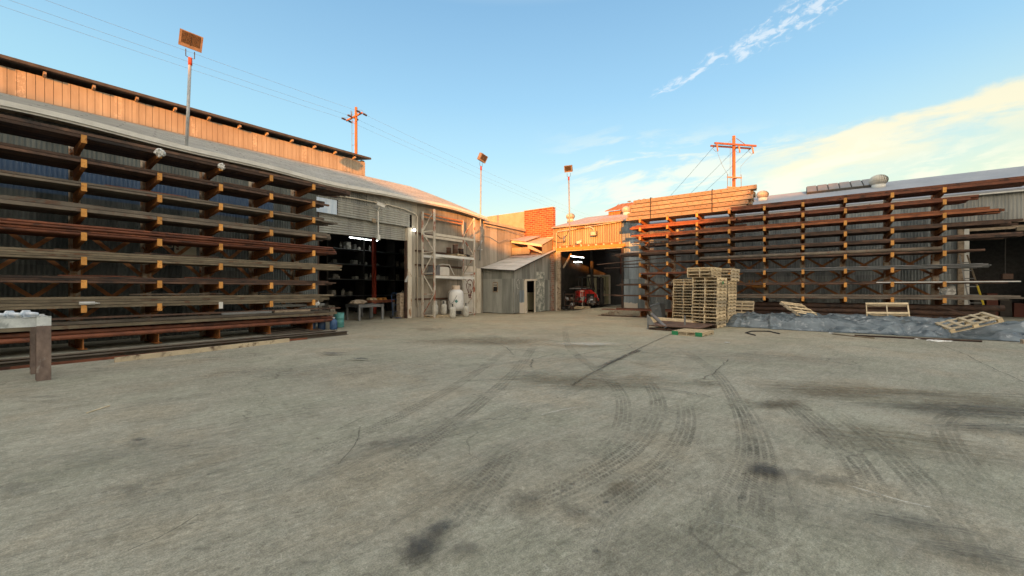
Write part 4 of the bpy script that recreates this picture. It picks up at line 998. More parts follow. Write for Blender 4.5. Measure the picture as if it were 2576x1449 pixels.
# right rack: list of runs  (level, left px, right px, section, w, h, material, layers)
def yp(px): return onx(px, 23.1)
RW = [f"{w} level, pallet-side rack" for w in ('top', 'second', 'third', 'fourth', 'fifth', 'sixth', 'seventh', 'eighth', 'lowest')]
E0, E1 = 23.16, 24.32
def rf(k, pl, pr, sec, a, b_, mat, layers=1, part='', **kw):
    where = (part+' ' if part else '')+RW[k]
    fill('R', where, RZ[k], yp(pl), yp(pr), E0, E1, sec, a, b_, mat, layers, **kw)
rf(0, 1842, 2620, 'rect', .12, .10, 'rust_red', 2, front=3, js=.15)
rf(1, 1592, 1850, 'chan', .16, .10, 'rust_orange', 2, 'far half of', js=.3, je=.1)
rf(1, 1862, 2446, 'rect', .12, .08, 'rust_red', 2, 'gate half of', front=3, js=.2, je=.1)
rf(2, 1604, 2500, 'rect', .14, .09, 'rust_orange', 2, front=2, js=.5, je=.5)
rf(3, 1640, 2540, 'chan', .14, .08, 'rust_dark', 2, js=.9, je=.5)
rf(4, 1560, 2535, 'rect', .12, .075, 'rust_dark', 2, js=.5, je=.5)
rf(5, 1720, 2440, 'pipe', .09, .09, 'rust_dark', 1, js=.4, je=.5)
bar('R', yp(1760), E0+.09, RZ[5]+.09, 9.0, 'pipe', .17, .17, 'mill', 'big grey brown pipe sticking out far over the sixth level, pallet-side rack')
bar('R', yp(1560), E0+.5, RZ[5], 3.5, 'rect', .08, .06, 'rust_dark', 'dark bar sticking out toward the forklift doorway, sixth level, pallet-side rack')
rf(6, 1612, 1840, 'flat', .2, .05, 'rust_red', 2, 'far half of', front=3, js=.1, je=.1)
rf(6, 1850, 2462, 'rod', .045, .045, 'greysteel', 3, 'gate half of', maxn=24, front=10, js=.2, je=.35)
rf(7, 1560, 1830, 'flat', .09, .05, 'rust_dark', 2, 'far half of', js=.3, je=.3, maxn=11)
rf(7, 1850, 2500, 'rect', .08, .055, 'rust_dark', 2, 'gate half of', js=.2, je=.6, maxn=14)
bar('R', yp(2205), E0-.01, RZ[7]+.05, 4.0, 'rect', .06, .04, 'white_paint', 'thin bright white bar on the eighth level of the pallet-side rack')
rf(8, 1556, 1800, 'flat', .08, .05, 'rust_dark', 1, 'far half of', js=.5, je=.2, maxn=11)
rf(8, 1842, 2530, 'rect', .12, .055, 'mill', 3, 'gate half of', front=3, js=.15, je=.45)
# loose long bars reaching left across the wide doorway
for i, (z, s, d, L, tl, ya) in enumerate([(3.62, 9.3, 23.4, 5.0, .0, 0), (3.15, 10.4, 23.7, 5.0, -.06, .02), (2.92, 10.0, 23.9, 4.0, .0, 0), (1.23, 9.9, 23.5, 5.0, 0, 0), (1.86, 8.9, 23.9, 4.0, 0, 0)]):
    bar('R', s, d, z, L, 'rect', .07, .05, 'rust_dark', ['rusty bar poking over the forklift doorway, highest of those there', 'sloping dark bar poking out in front of the forklift doorway', 'dark level bar just below the sloping one at the forklift doorway',
        'dark bar poking out low at the forklift doorway', 'short dark bar ending beside the forklift doorway, above the lowest one'][i], tilt=tl, yaw=ya)
# the dark stock on the floor under the pallet-side rack
for i in range(4):
    for ly in range(3):
        bar('R', 3.2-.2*i, 23.5+.28*i, .3+ly*.21, 8.8+.2*ly, 'pipe', .24, .24, 'rust_dark', f"{['front','second','third','rear'][i]} big dark pipe, {['bottom','middle','top'][ly]} row, on the floor under the pallet-side rack", 'big pipes under the pallet-side rack')
for i in range(3):
    bar('R', -1.5-.4*i, 22.9-.15*i, .25-.08*i, 5.0, 'chan', .2, .1, 'rust_dark', f"{['upper','middle','lower'][i]} rusty channel on the ground before the big dark pipes", 'channels before the pipes', yaw=.03*i)
bar('R', -4.5, 22.7, .9, 3.0, 'ang', .06, .06, 'rust_dark', 'thin rusty angle leaning down from the lowest arms behind the flat pallet', tilt=.35)
bar('R', -2.9, 22.6, .62, 3.0, 'ang', .04, .04, 'rust_dark', 'thinner rusty angle leaning behind the flat pallet on the tarpaulin', tilt=.16)
# rusty bed plate by the forklift doorway
bar('R', 9.8, 23.25, .36, 5.5, 'flat', .5, .05, 'rust_red', 'wide rusty plate lying on the rack feet by the forklift doorway')
bar('R', 9.2, 23.9, .36, 5.0, 'chan', .2, .1, 'rust_red', 'rusty channel behind the wide plate on the rack feet')
bar('R', 9.9, 22.75, .02, 5.0, 'flat', .14, .03, 'rust_dark', 'dark flat bar on the ground in front of the pile of pipe ends')
bar('R', 9.6, 22.55, .02, 3.0, 'ang', .05, .05, 'rust_dark', 'thin dark angle on the ground at the edge of the heap of pipe ends')
for i in range(46):
    a_ = rnd.uniform(0, 1); x = 22.95+rnd.uniform(-.22, .22); y = 8.95+rnd.gauss(0, .5); h = .30*max(0, 1-abs((y-8.95)/1.1))
    mb = MB(); L = rnd.uniform(.12, .3); mb.tube([(-L/2, 0, 0), (L/2, 0, 0)], rnd.uniform(.022, .035), 8)
    o = mb.build('pipe_offcut', 'timber_old'); o.location = (x, y, .05+rnd.uniform(0, h)); o.rotation_euler = (0, rnd.uniform(-.3, .3), rnd.uniform(-.6, .6))
    tag(o, 'short rusty pipe offcut in the heap on the ground by the forklift doorway', 'offcut', 'pipe offcuts heaped by the pallet-side rack')
# punched steel rails stacked on top of the left half of the pallet-side rack
def rail_mesh(L):
    mb = MB(); mb.box(0, L, -.13, .13, 0, .20)
    k = int(L/.15)
    for i in range(k):
        if i % 2 == 0:
            x = .08+i*.15
            mb.box(x, x+.05, -.134, -.130, .13, .155, 1)
        if (i*7) % 5 == 0: mb.box(.08+i*.15, .08+i*.15+.09, -.133, -.130, .04, .085, 2)
    return mb
rail0 = rail_mesh(6.2).build('rack_rail', ['beamtan', 'black', 'brace']); k = 0
for ly in range(5):
    for i in range(4 if ly < 4 else 2):
        o = rail0 if k == 0 else rail0.copy()
        if k: C.objects.link(o)
        k += 1
        o.location = (23.32+i*.265, 8.28-.07*ly+rnd.uniform(-.1, .1)-(.0 if ly < 4 else .15), RZ[0]+.06+ly*.238); o.rotation_euler = (0, 0, R(-90))
        if i == 0: tag(o, f"tan punched rail, front of the big bundle on the rack top, {['bottom','second','third','fourth','top'][ly]} layer", 'rack rail', 'front rails of the rack top bundle')
        else: tag(o, f"tan punched rail behind the front one, {['bottom','second','third','fourth','top'][ly]} layer of the rack top bundle", 'rack rail', f"hidden rails, layer {ly+1} of the bundle")
for y, lb in ((6.9, 'forklift doorway'), (3.7, 'skylight')):
    mb = MB(); mb.box(23.165, 23.18, y-.02, y+.02, RZ[0]+.04, RZ[0]+1.25); mb.box(23.165, 24.3, y-.02, y+.02, RZ[0]+1.255, RZ[0]+1.265)
    single(mb, 'strap', 'black', f"black strap around the tan rails, nearer the {lb}", 'strap', (23.2, y, 5.7))
for i, (y, x) in enumerate(((7.0, 23.9), (4.5, 23.7))):
    pass
for i in range(14):
    k = (2, 3, 2, 4, 3)[i % 5]; y = rnd.uniform(3.6, 8.0)
    bar('R', y, 23.3+rnd.uniform(0, .7), RZ[k]+.2+.02*(i % 3), rnd.uniform(.6, 2.2), ('ang', 'pipe', 'chan', 'flat')[i % 4], rnd.uniform(.06, .12) if i % 4 != 1 else .07, .07, ('rust_orange', 'rust_red', 'mill')[i % 3],
        'short rusty offcut on the long bars, pallet-side rack, toward the forklift doorway', 'loose offcuts on the pallet-side rack', tilt=rnd.uniform(-.03, .03), yaw=rnd.uniform(-.12, .12))
for i in range(12):
    k = (1, 2, 3, 5, 6, 7)[i % 6]; x = rnd.uniform(.5, 7)
    bar('L', x, 15.1+rnd.uniform(0, .5), LZ[k]+(.15, .13, .2, .24, .18, .31)[i % 6], rnd.uniform(.8, 2.4), ('ang', 'flat', 'rod')[i % 3], .05, .03, ('rust_dark', 'rust_red', 'mill')[i % 3],
        'short thin offcut lying loose on the long bars, shingle-side rack', 'loose offcuts on the shingle-side rack', yaw=rnd.uniform(-.03, .03))
# plastic wrap on two arms of the shingle-side rack
def lump(name, mat, c, r, label, cat, seed=1, n=3, sq=(1, 1, 1), am=.3):
    import bmesh
    bm = bmesh.new(); bmesh.ops.create_icosphere(bm, subdivisions=n, radius=1); rr = random.Random(seed)
    from mathutils import noise as mn
    for v in bm.verts:
        d = 1+am*mn.noise(v.co*2.3+Vector((seed, 0, 0)))+am*.5*mn.noise(v.co*6)
        v.co = Vector((v.co.x*sq[0], v.co.y*sq[1], v.co.z*sq[2]))*r*d
    me = bpy.data.meshes.new(name); bm.to_mesh(me); bm.free(); me.materials.append(MATS[mat])
    o = bpy.data.objects.new(name, me); C.objects.link(o); o.location = c; WL[o.name] = Vector(c)
    return tag(o, label, cat)
lump('plastic_wrap', 'plastic', (LN[2], 14.98, LZ[0]+.02), .11, 'white plastic wrap crumpled round the second top arm tip of the shingle-side rack', 'plastic wrap', 3, am=.7)
lump('plastic_wrap', 'plastic', (LN[3], 14.98, LZ[0]-.0), .09, 'smaller white plastic wrap round the third top arm tip of the shingle-side rack', 'plastic wrap', 5, am=.7)
mb = MB(); mb.tube([(1.78, 15.0, LZ[7]+.12), (2.06, 15.0, LZ[7]+.12)], .045, 10); cb = mb
o = single(mb, 'sealant_tube', 'plastic', 'white sealant cartridge lying on the lowest front arm tip of the shingle-side rack', 'cartridge', (1.78, 15, LZ[7]+.12), smooth=False)
MB().tube([(2.06, 15.0, LZ[7]+.12), (2.16, 15.0, LZ[7]+.115)], .02, 8, r2=.006).build('nozzle', 'plastic', o)
lump('plastic_bag', 'plastic', (8.1, 15.2, LZ[7]-.06), .09, 'small white plastic bag hanging at the last low arm of the shingle-side rack', 'plastic bag', 9, am=.6)
lump('plastic_bag', 'plastic', (23.6, -4.95, 1.62), .2, 'crumpled white sheet hanging under the eighth level near the green machine doorway', 'plastic sheet', 11, am=.8, sq=(.5, 1, 1.1))
# sign on the wall behind the shingle-side rack
sg = thing('sign', 'old cream sign board with dark lettering on the wall behind the shingle-side rack', 'sign', (ony(437), 17.5, 2.8))
xa, xb = ony(437), ony(492)
MB().box(xa, xb, 17.52, 17.55, 2.72, 3.42).build('board', 'sign_cream', sg)
MB().box(xa+.05, xb-.5, 17.50, 17.52, 2.98, 3.30).build('letter_panel', 'graffiti_red', sg)
def text(body, mat, parent, loc, size, rot, name='lettering', ext=.004):
    cu = bpy.data.curves.new(name, 'FONT'); cu.body = body; cu.size = size; cu.extrude = ext; cu.align_x = 'CENTER'
    o = bpy.data.objects.new(name, cu); C.objects.link(o)
    dg = bpy.context.evaluated_depsgraph_get(); me = bpy.data.meshes.new_from_object(o.evaluated_get(dg)); me.name = name
    bpy.data.objects.remove(o); o = bpy.data.objects.new(name, me); C.objects.link(o); me.materials.clear(); me.materials.append(MATS[mat])
    o.location = Vector(loc)-wloc(parent); o.rotation_euler = rot; o.parent = parent; WL[o.name] = Vector(loc)
    return o
text('GOT', 'sign_cream', sg, ((xa+xb)/2-.22, 17.49, 3.03), .33, (R(90), 0, 0))
# ------------------------------------------------------------------ foreground work table with giant bolts
tb = thing('work_table', 'galvanized steel work table on rusty beam legs in the near corner', 'table', (-.5, 11.2, 0))
TX, TY, TZ = .94, 10.75, 1.12
MB().box(-3.2, TX-.17, TY, TY+.02, TZ-.17, TZ-.02).build('front_rail', 'galv', tb)
MB().box(-3.2, TX-.02, TY+.95, TY+.97, TZ-.14, TZ-.0).build('rear_rail', 'galv', tb)
mb = MB(); mb.box(TX-.17, TX-.15, TY+.03, TY+.95, TZ-.13, TZ-.01); mb.box(TX-.32, TX-.02, TY+.02, TY+.98, TZ-.012, TZ-.0); mb.box(-3.2, TX-.32, TY+.0, TY+.12, TZ-.02, TZ-.01); mb.build('end_rail', 'galv', tb)
for yy in (TY, TY+.97):
    mb = MB(); mb.box(TX-.17, TX, yy-.012, yy, 0, TZ-.16, 1); mb.box(TX-.17, TX, yy+.15, yy+.162, 0, TZ-.3, 1); mb.box(TX-.092, TX-.078, yy, yy+.15, 0, TZ-.3, 1)
    mb.box(TX-.17, TX, yy-.013, yy-.001, TZ-.159, TZ+.01, 0)
    mb.build('leg', ['galv', 'rust_dark'], tb)
pm('leg_rust', (.14, .10, .085), (.27, .20, .165), sc=(1, 1, .6), ns=6, rust=((.40, .38, .34), .63, 4), var=.05)
for o in tb.children:
    if o.name.startswith('leg'): o.data.materials[1] = MATS['leg_rust']
for i, (x, hy) in enumerate(((.50, 0), (.68, 0), (.33, 0))):
    mb = MB(); a0 = Vector((x, TY+.19, TZ+.055)); d = Vector((.35, -.93, -.02)).normalized()
    mb.tube([a0, a0+d*.25], .034, 12); b1 = MB(); b1.tube([a0-d*.06, a0], .068, 6)
    hb = thing('hex_bolt', ['big galvanized hex bolt lying on the work table, middle one of three', 'big galvanized hex bolt lying next to the table leg corner', 'big galvanized hex bolt cut by the picture edge on the work table'][i], 'bolt', tuple(a0), 'giant bolts on the work table')
    b1.build('head', 'bolt_galv', hb); mb.build('shank', 'bolt_galv', hb, smooth=True)
# ------------------------------------------------------------------ containers at the end of the left rack
def barrel(name, loc, r, h, mat, label, cat, rim=True):
    t = thing(name, label, cat, loc)
    MB().lathe([(r*.93, 0), (r, .02), (r, h*.33), (r*1.03, h*.35), (r, h*.37), (r, h*.64), (r*1.03, h*.66), (r, h*.68), (r, h)], loc, 20).build('body', mat, t, smooth=True)
    MB().lathe([(r*1.04, h-.02), (r*1.04, h+.015), (r*.93, h+.015), (r*.93, h-.01)], loc, 20).build('rim', mat, t)
    return t
barrel('bucket', (9.35, 15.75, 0), .20, .60, 'teal', 'teal metal bucket standing by the end of the shingle-side rack', 'bucket')
def jug(loc, mat, label):
    t = thing('water_jug', label, 'jug', loc)
    MB().lathe([(.13, 0), (.145, .03), (.145, .30), (.12, .37), (.05, .42), (.05, .47)], loc, 16).build('body', mat, t, smooth=True)
    MB().lathe([(.055, .45), (.055, .49), (.02, .495)], loc, 12).build('cap', 'plastic', t)
jug((8.70, 15.05, 0), 'blue_plastic', 'dark blue plastic jug next to the teal bucket'); jug((8.38, 15.35, 0), 'blue_plastic', 'dark blue plastic jug tucked under the rack beside another jug')
jug((8.05, 15.5, 0), 'blue_plastic', 'dark blue plastic jug deepest under the rack end')
# ------------------------------------------------------------------ tall pallet frame with shelves by the doorway
fr = thing('storage_rack', 'tall peeling white and rusty storage frame with three shelves beside the roller door', 'storage rack', (17, 16.9, 0))
pm('upright', (.58, .52, .42), (.70, .66, .58), sc=(1, 1, .5), ns=5, rust=((.33, .10, .05), .55, 2.2), var=.1)
UX = (15.38, 18.72); UY = (16.40, 17.36)
for x in UX:
    for y in UY:
        mb = MB(); mb.box(x-.05, x+.05, y-.04, y+.04, 0, 6.02); mb.build('upright', 'upright', fr)
    for k in range(5):
        z0, z1 = .15+k*1.18, .15+(k+1)*1.18
        a, b_ = (UY[0], UY[1]) if k % 2 else (UY[1], UY[0])
        MB().beam((x, a, z0), (x, b_, z1), .035, .06).build('diagonal', 'upright', fr)
        MB().beam((x, UY[0], z0), (x, UY[1], z0), .035, .05).build('rung', 'upright', fr)
for z, mt_ in ((4.66, 'cream'), (3.50, 'white_paint'), (2.30, 'white_paint')):
    for y in UY: MB().box(UX[0]+.05, UX[1]-.05, y-.035, y+.035, z-.07, z+.07).build('shelf_beam', mt_, fr)
for z in (5.75, 5.93):
    MB().box(UX[0]+.05, UX[1]-.05, UY[1]-.03, UY[1]+.03, z-.04, z+.04).build('shelf_beam', 'brace', fr)
MB().box(16.6, 18.5, 16.42, 17.3, 3.575, 3.60).build('shelf_board', 'timber_old', fr); MB().box(15.45, 17.6, 16.42, 17.3, 2.375, 2.40).build('shelf_board', 'timber_old', fr)
# pallets ---------------------------------------------------------------
def make_pallet(L=1.22, W=1.02, H=.138, broken=False, few=False):
    t = thing('pallet', 'x', 'pallet', (0, 0, 0), None)
    n = 7; bw = .095
    mb = MB(); ks = range(n) if not few else (0, 3, 6)
    for i in ks:
        c = -L/2+bw/2+i*(L-bw)/(n-1); j = rnd.uniform(-.006, .006)
        if broken and i in (2, 4): continue
        mb.box(c-bw/2+j, c+bw/2+j, -W/2, W/2, H-.017, H)
    mb.build('top_boards', 'timber', t)
    mb = MB()
    for i in range(5):
        c = -L/2+bw/2+i*(L-bw)/4
        if few and i in (1, 3): continue
        mb.box(c-bw/2, c+bw/2, -W/2, W/2, 0, .016)
    mb.build('bottom_boards', 'timber', t)
    for y in (-W/2+.02, 0, W/2-.02):
        mb = MB(); z0, z1 = .0165, H-.0175; zn = .055
        prof_ = [(-L/2, z0), (-L*.33, z0), (-L*.31, zn), (-L*.15, zn), (-L*.13, z0), (L*.13, z0), (L*.15, zn), (L*.31, zn), (L*.33, z0), (L/2, z0), (L/2, z1), (-L/2, z1)]
        mb.prism(prof_, y-.019, y+.019, 'xz'); mb.build('stringer', 'timber', t)
    return t
P0 = make_pallet(); PU = [0]; PK = {}
def pallet(loc, rot=(0, 0, 0), label='', group=None, proto=None):
    src = proto or P0
    if id(src) not in PK: PK[id(src)] = 1; o = src
    else: o = copy_tree(src)
    o.location = loc; o.rotation_euler = rot; o['label'] = label
    if group: o['group'] = group
    return o
OW = ['bottom', 'second', 'third', 'fourth', 'fifth', 'sixth', 'seventh', 'eighth', 'ninth', 'tenth', 'eleventh', 'twelfth', 'thirteenth', 'fourteenth', 'fifteenth', 'sixteenth', 'seventeenth', 'eighteenth', 'nineteenth']
def stack(cx, cy, n, rot, what, z0=0, shift=None):
    ox = oy = 0
    for i in range(n):
        ox += rnd.uniform(-.014, .014); oy += rnd.uniform(-.014, .014); dx, dy = (shift(i) if shift else (0, 0))
        wd = 'top' if i == n-1 else OW[i]
        pallet((cx+ox+dx, cy+oy+dy, z0+i*.1405), (0, 0, R(rot)+rnd.uniform(-.02, .02)), f"{wd} pallet{'' if i in (0, n-1) else ' from the ground'} in the {what}", f"pallets in the {what}")
stack(18.85, 3.12, 18, -8, 'tallest pale pallet stack', shift=lambda i: (0, .22 if i > 14 else .0))
stack(21.62, 4.62, 15, -5, 'shorter pallet stack beside the tall ones')
stack(20.42, 2.92, 18, -8, 'pallet stack hidden behind the tallest stack', shift=lambda i: (0, -.12 if i > 13 else 0))
mb = MB(); xk, yk = 18.56, 2.74
single(mb.box(18.5, 18.78, 2.555, 2.567, 1.82, 1.94), 'paper_tag', 'green_paint', 'green and white shipping label on the side of the tallest pallet stack', 'label', (19, 2.67, 1.9))
# green-cornered pallet, plates and welded frame on the ground
gpal = pallet((15.25, 3.05, 0), (0, 0, R(-8)), 'single pallet with green painted ends lying before the pallet stacks', None)
ca, sa = math.cos(R(-8)), math.sin(R(-8))
for yy in (-.40, .40):
    mb = MB(); p = []
    for (u, v, z) in ((-.622, yy-.11, .0), (-.598, yy-.11, .0), (-.598, yy+.11, 0), (-.622, yy+.11, 0), (-.622, yy-.11, .14), (-.598, yy-.11, .14), (-.598, yy+.11, .14), (-.622, yy+.11, .14)): p.append((u, v, z))
    mb.hexa(p); o = mb.build('painted_end', 'green_paint', gpal, local=True)
wf_ = thing('welded_frame', 'rusty welded plate frame with two upright posts lying before the pallet stacks', 'frame', (16.6, 4.3, 0))
u1 = gp(1630, 828); u2 = gp(1723, 829)
mb = MB(); mb.box(u1[0]-.03, u1[0]+.03, u1[1]-.03, u1[1]+.03, 0, .58); mb.build('post', 'greysteel', wf_)
mb = MB(); mb.box(u2[0]-.03, u2[0]+.03, u2[1]-.03, u2[1]+.03, 0, .56); mb.build('post', 'greysteel', wf_)
a = Vector(gp(1632, 829)); b_ = Vector(gp(1660, 816)); c_ = Vector(gp(1800, 826)); d_ = Vector(gp(1760, 838))
mb = MB(); mb.prism([(a.x, a.y), (d_.x, d_.y), (c_.x, c_.y), (b_.x, b_.y)], .15, .18, 'xy'); mb.build('plate', 'rust_dark', wf_)
MB().beam((a.x, a.y, .05), (d_.x, d_.y, .05), .05, .08).build('rail', 'rust_dark', wf_); MB().beam((b_.x, b_.y, .05), (c_.x, c_.y, .05), .05, .08).build('rail', 'rust_dark', wf_)
mb = MB(); mb.prism([(0, 0), (.06, 0), (.30, -.38), (.0, -.38)], -.01, .01, 'xz'); o = mb.build('gusset', 'greysteel', wf_, local=True); o.location = Vector((u1[0], u1[1], .52))-wloc(wf_); o.rotation_euler = (0, 0, R(-60))
pa = Vector(gp(1640, 813)); pb = Vector(gp(1678, 832.5))
mb = MB(); mb.tube([(pa.x, pa.y, .42), (pb.x, pb.y, .085)], .075, 14, 0, cap=False); mb.tube([(pa.x, pa.y, .42), (pb.x, pb.y, .085)], .062, 14, 0, cap=False)
dq = (pb-pa).normalized(); mb.lathe([(.0, 0)], (0, 0, 0), 3) if False else None
single(mb, 'steel_pipe', 'greysteel', 'grey open-ended pipe leaning on the welded frame', 'pipe', tuple(pb), smooth=True)
mb = MB(); e0, e1 = Vector(gp(1640, 812)), Vector(gp(1752, 822)); mb.beam(e0+Vector((0, 0, .16)), e1+Vector((0, 0, .14)), .25, .24)
single(mb, 'timber_block', 'timber', 'long thick pale timber lying behind the welded frame', 'timber', tuple(e0))
mb = MB(); e0, e1 = Vector(gp(1655, 822)), Vector(gp(1740, 829)); mb.beam(e0+Vector((0, 0, .03)), e1+Vector((0, 0, .03)), .12, .05)
single(mb, 'wood_board', 'timber', 'thin pale board on the ground under the thick timber', 'board', tuple(e0))
# tilted grey bin
bn = thing('waste_bin', 'dark grey wheeled bin tilted against the feet of the rack', 'bin', (21.9, 5.95, 0))
mb = MB(); mb.hexa([(-.2, -.22, 0), (.2, -.22, 0), (.2, .22, 0), (-.2, .22, 0), (-.25, -.28, .72), (.25, -.28, .72), (.25, .28, .72), (-.25, .28, .72)]); b1 = mb.build('body', 'bin_grey', bn, local=True)
mb = MB(); mb.hexa([(-.28, -.30, .725), (.28, -.30, .725), (.28, .30, .725), (-.28, .30, .725), (-.24, -.26, .80), (.24, -.26, .80), (.24, .26, .80), (-.24, .26, .80)]); mb.build('lid', 'bin_grey', bn, local=True)
mb = MB(); mb.box(-.262, -.245, -.09, .09, .5, .58); mb.build('label_plate', 'greysteel', bn, local=True)
for y in (-.2, .2): mb = MB(); mb.lathe([(.08, -.03), (.08, .03)], (.2, y, .06), 12, ax='y'); mb.build('wheel', 'rubber', bn, local=True)
bn.rotation_euler = (R(-16), R(4), R(-12)); bn.location = (21.9, 6.0, .04)
# ------------------------------------------------------------------ tarpaulin over stock
from mathutils import noise as mn
mb = MB(); nx_, ny_ = 90, 280
def edge_front(y): return 18.95+(.25 if y > 1 else 0)-.10*max(0, -y-3)+.15*mn.noise(Vector((y*.7, 3, 0)))
for j in range(ny_+1):
    y = 2.75-j*(11.8/ny_)
    x0 = edge_front(y); x1 = 22.75+.12*mn.noise(Vector((y*.8, 9, 1)))
    endf = S(j/10)
    for i in range(nx_+1):
        t = i/nx_; x = x0+(x1-x0)*t; p = Vector((x*.9, y*.55, 0))
        h = (.36*S(t/.30)*(1-.25*S((t-.6)/.4))+.06*S((t-.05)/.3))*endf
        wp = Vector((x*1.5, y*1.0, .4))+.6*Vector((mn.noise(Vector((x*1.3, y, 4))), mn.noise(Vector((x, y*1.3, 8))), 0)); wr = 0
        rg = lambda f, sx_, sy_, sd: 1-abs(mn.noise(Vector((wp.x*f*sx_+sd, wp.y*f*sy_, sd))))*2.2
        wr = .20*rg(.6, 1.4, .6, 3)+.12*rg(1.3, .7, 1.5, 8)+.05*rg(2.8, 1.4, .8, 5)+.012*rg(8, 1, 1, 2)-.20
        z = .012+max(0, h*(1+.35*mn.noise(Vector((y*.5, t*2, 5))))+wr*S(t/.12+.15)*endf*.9)
        yy = y+.12*mn.noise(Vector((x*1.4, y*1.4, 7)))*(1-t)
        mb.v.append((x+.05*mn.noise(Vector((x*3, y*3, 2))), yy, z))
for j in range(ny_):
    for i in range(nx_):
        a = j*(nx_+1)+i; mb.face((a, a+nx_+1, a+nx_+2, a+1))
single(mb, 'tarpaulin', 'tarp', 'crumpled blue grey tarpaulin spread over low stock in front of the rack', 'tarpaulin', (20.5, -3, 0), smooth=True)
Pb = make_pallet(broken=True); Pf = make_pallet(L=1.1, W=1.25, few=True)
Pw = make_pallet(L=1.22, W=1.02)
pallet((22.3, 2.25, .42), (0, R(-68), R(-6)), 'pallet propped nearly upright at the tarpaulin end by the pallet stacks', None, Pw)
pallet((21.9, .0, .64), (R(8), R(-22), R(35)), 'pallet with a missing board lying tilted on the tarpaulin', None, Pb)
pallet((21.45, -2.85, .58), (R(-2), R(-46), R(-3)), 'open pallet of few pale boards tilted up on the tarpaulin', None, Pf)
# flat nine-block pallet
pb_ = thing('pallet', 'flat pale block pallet lying slantwise on the tarpaulin near the doorway', 'pallet', (0, 0, 0))
mb = MB()
for i in range(3): mb.box(-.62, .62, -.5+i*.44, -.38+i*.44, .12, .14)
for i in range(5): mb.box(-.62+i*.285, -.53+i*.285, -.5, .5, .142, .158)
mb.build('top_boards', 'timber', pb_, local=True)
mb = MB()
for i in range(3): mb.box(-.62, .62, -.5+i*.44, -.38+i*.44, 0, .018)
mb.build('bottom_boards', 'timber', pb_, local=True)
for i in range(3):
    for j in range(3): mb = MB(); mb.box(-.62+i*.56, -.50+i*.56, -.5+j*.44, -.38+j*.44, .019, .119); mb.build('block', 'timber', pb_, local=True)
pb_.location = (19.45, -4.55, .44); pb_.rotation_euler = (R(8), R(-20), R(-84))
# small things on the ground
def gtube(pts, r, name, mat, label, cat, n=8, z=None):
    P = [Vector(gp(*p)) for p in pts]; P = [Vector((p.x, p.y, r if z is None else z)) for p in P]
    mb = MB(); mb.tube(P, r, n); return single(mb, name, mat, label, cat, tuple(P[0]), smooth=True)
gtube([(1900, 844.7), (1876, 838.5), (1891, 834.4), (1934, 834.6), (1961, 841)], .022, 'bent_tube', 'black', 'black bent tube lying on the concrete before the tarpaulin', 'tube')
gtube([(2093, 841), (2155, 848), (2200, 852)], .02, 'thin_pole', 'olive', 'thin pole lying at the front edge of the tarpaulin', 'pole')
gtube([(2150, 846), (2300, 853), (2470, 861)], .03, 'edge_pipe', 'rust_dark', 'dark pipe along the front edge of the tarpaulin', 'pipe')
for i, (px, py, r) in enumerate(((2091, 839, .05), (2305, 853, .08), (2345, 858, .09), (2365, 859, .12), (2385, 860, .07), (1829, 863, .05), (1250, 787, .05))):
    p = gp(px, py); lump('paper_scrap', 'paper', (p[0], p[1], .02), r, ['small white scrap at the tip of the thin pole', 'white paper scrap before the middle of the tarpaulin', 'torn white paper before the tarpaulin, beside a bigger piece', 'biggest torn white paper before the tarpaulin', 'white scrap beside the biggest torn paper', 'tiny white scrap alone on the concrete before the pallet stacks', 'tiny white scrap at the shed wall foot'][i], 'litter', 20+i, sq=(1, 1.3, .25), am=.8, n=2)
pst = [gp(219, 1040), gp(275, 1022)]
mb = MB(); mb.beam(Vector(pst[0])+Vector((0, 0, .008)), Vector(pst[1])+Vector((0, 0, .008)), .02, .012); single(mb, 'wood_splinter', 'timber', 'thin pale wood splinter alone on the open concrete', 'splinter', pst[0])
p = gp(2290, 866); mb = MB(); mb.box(18.25, 18.45, -5.6, -5.35, 0, .12); single(mb, 'wooden_block', 'timber_old', 'small grey block peeping out under the tarpaulin edge', 'block', (18.3, -5.5, 0))
# ------------------------------------------------------------------ gas tanks
big = thing('gas_tank', 'large white propane tank with green diamond label under the shelf frame', 'tank', (17.45, 16.75, .12))
c = (17.45, 16.75, .12)
MB().lathe([(.10, .14), (.36, .20), (.455, .34), (.47, .45), (.47, 1.18), (.44, 1.33), (.34, 1.44), (.22, 1.48), (.1, 1.49)], c, 28).build('body', 'tank_white', big, smooth=True)
MB().lathe([(.25, 1.44), (.25, 1.72), (.23, 1.72), (.23, 1.46)], c, 24).build('collar', 'tank_tan', big)
MB().lathe([(.30, 0), (.30, .16), (.33, .2), (.2, .22)], c, 20).build('foot_ring', 'dark_steel', big)
dl = Vector((-.82, -.57, 0)).normalized(); sd = Vector((-dl.y, dl.x, 0))
pc = Vector(c)+dl*.474+Vector((0, 0, .78))-sd*(-.10)
mb = MB(); q = [pc+Vector((0, 0, .11)), pc+sd*.11+dl*-.012, pc-Vector((0, 0, .11)), pc-sd*.11+dl*-.012]; mb.quad(*q); mb.quad(*[v+dl*.004 for v in q]); mb.build('diamond_label', 'teal', big)
hp = [Vector(c)+dl*.26+sd*.18+Vector((0, 0, 1.34)), Vector(c)+dl*.46+sd*.12+Vector((0, 0, 1.1)), Vector(c)+dl*.48-sd*.05+Vector((0, 0, .75)), Vector(c)+dl*.45-sd*.25+Vector((0, 0, .62)), Vector(c)+dl*.35-sd*.39+Vector((0, 0, .85)), Vector(c)+dl*.34-sd*.36+Vector((0, 0, 1.25)), Vector(c)+dl*.24-sd*.12+Vector((0, 0, 1.58))]
MB().tube(hp, .012, 6).build('hose', 'black', big, smooth=True)
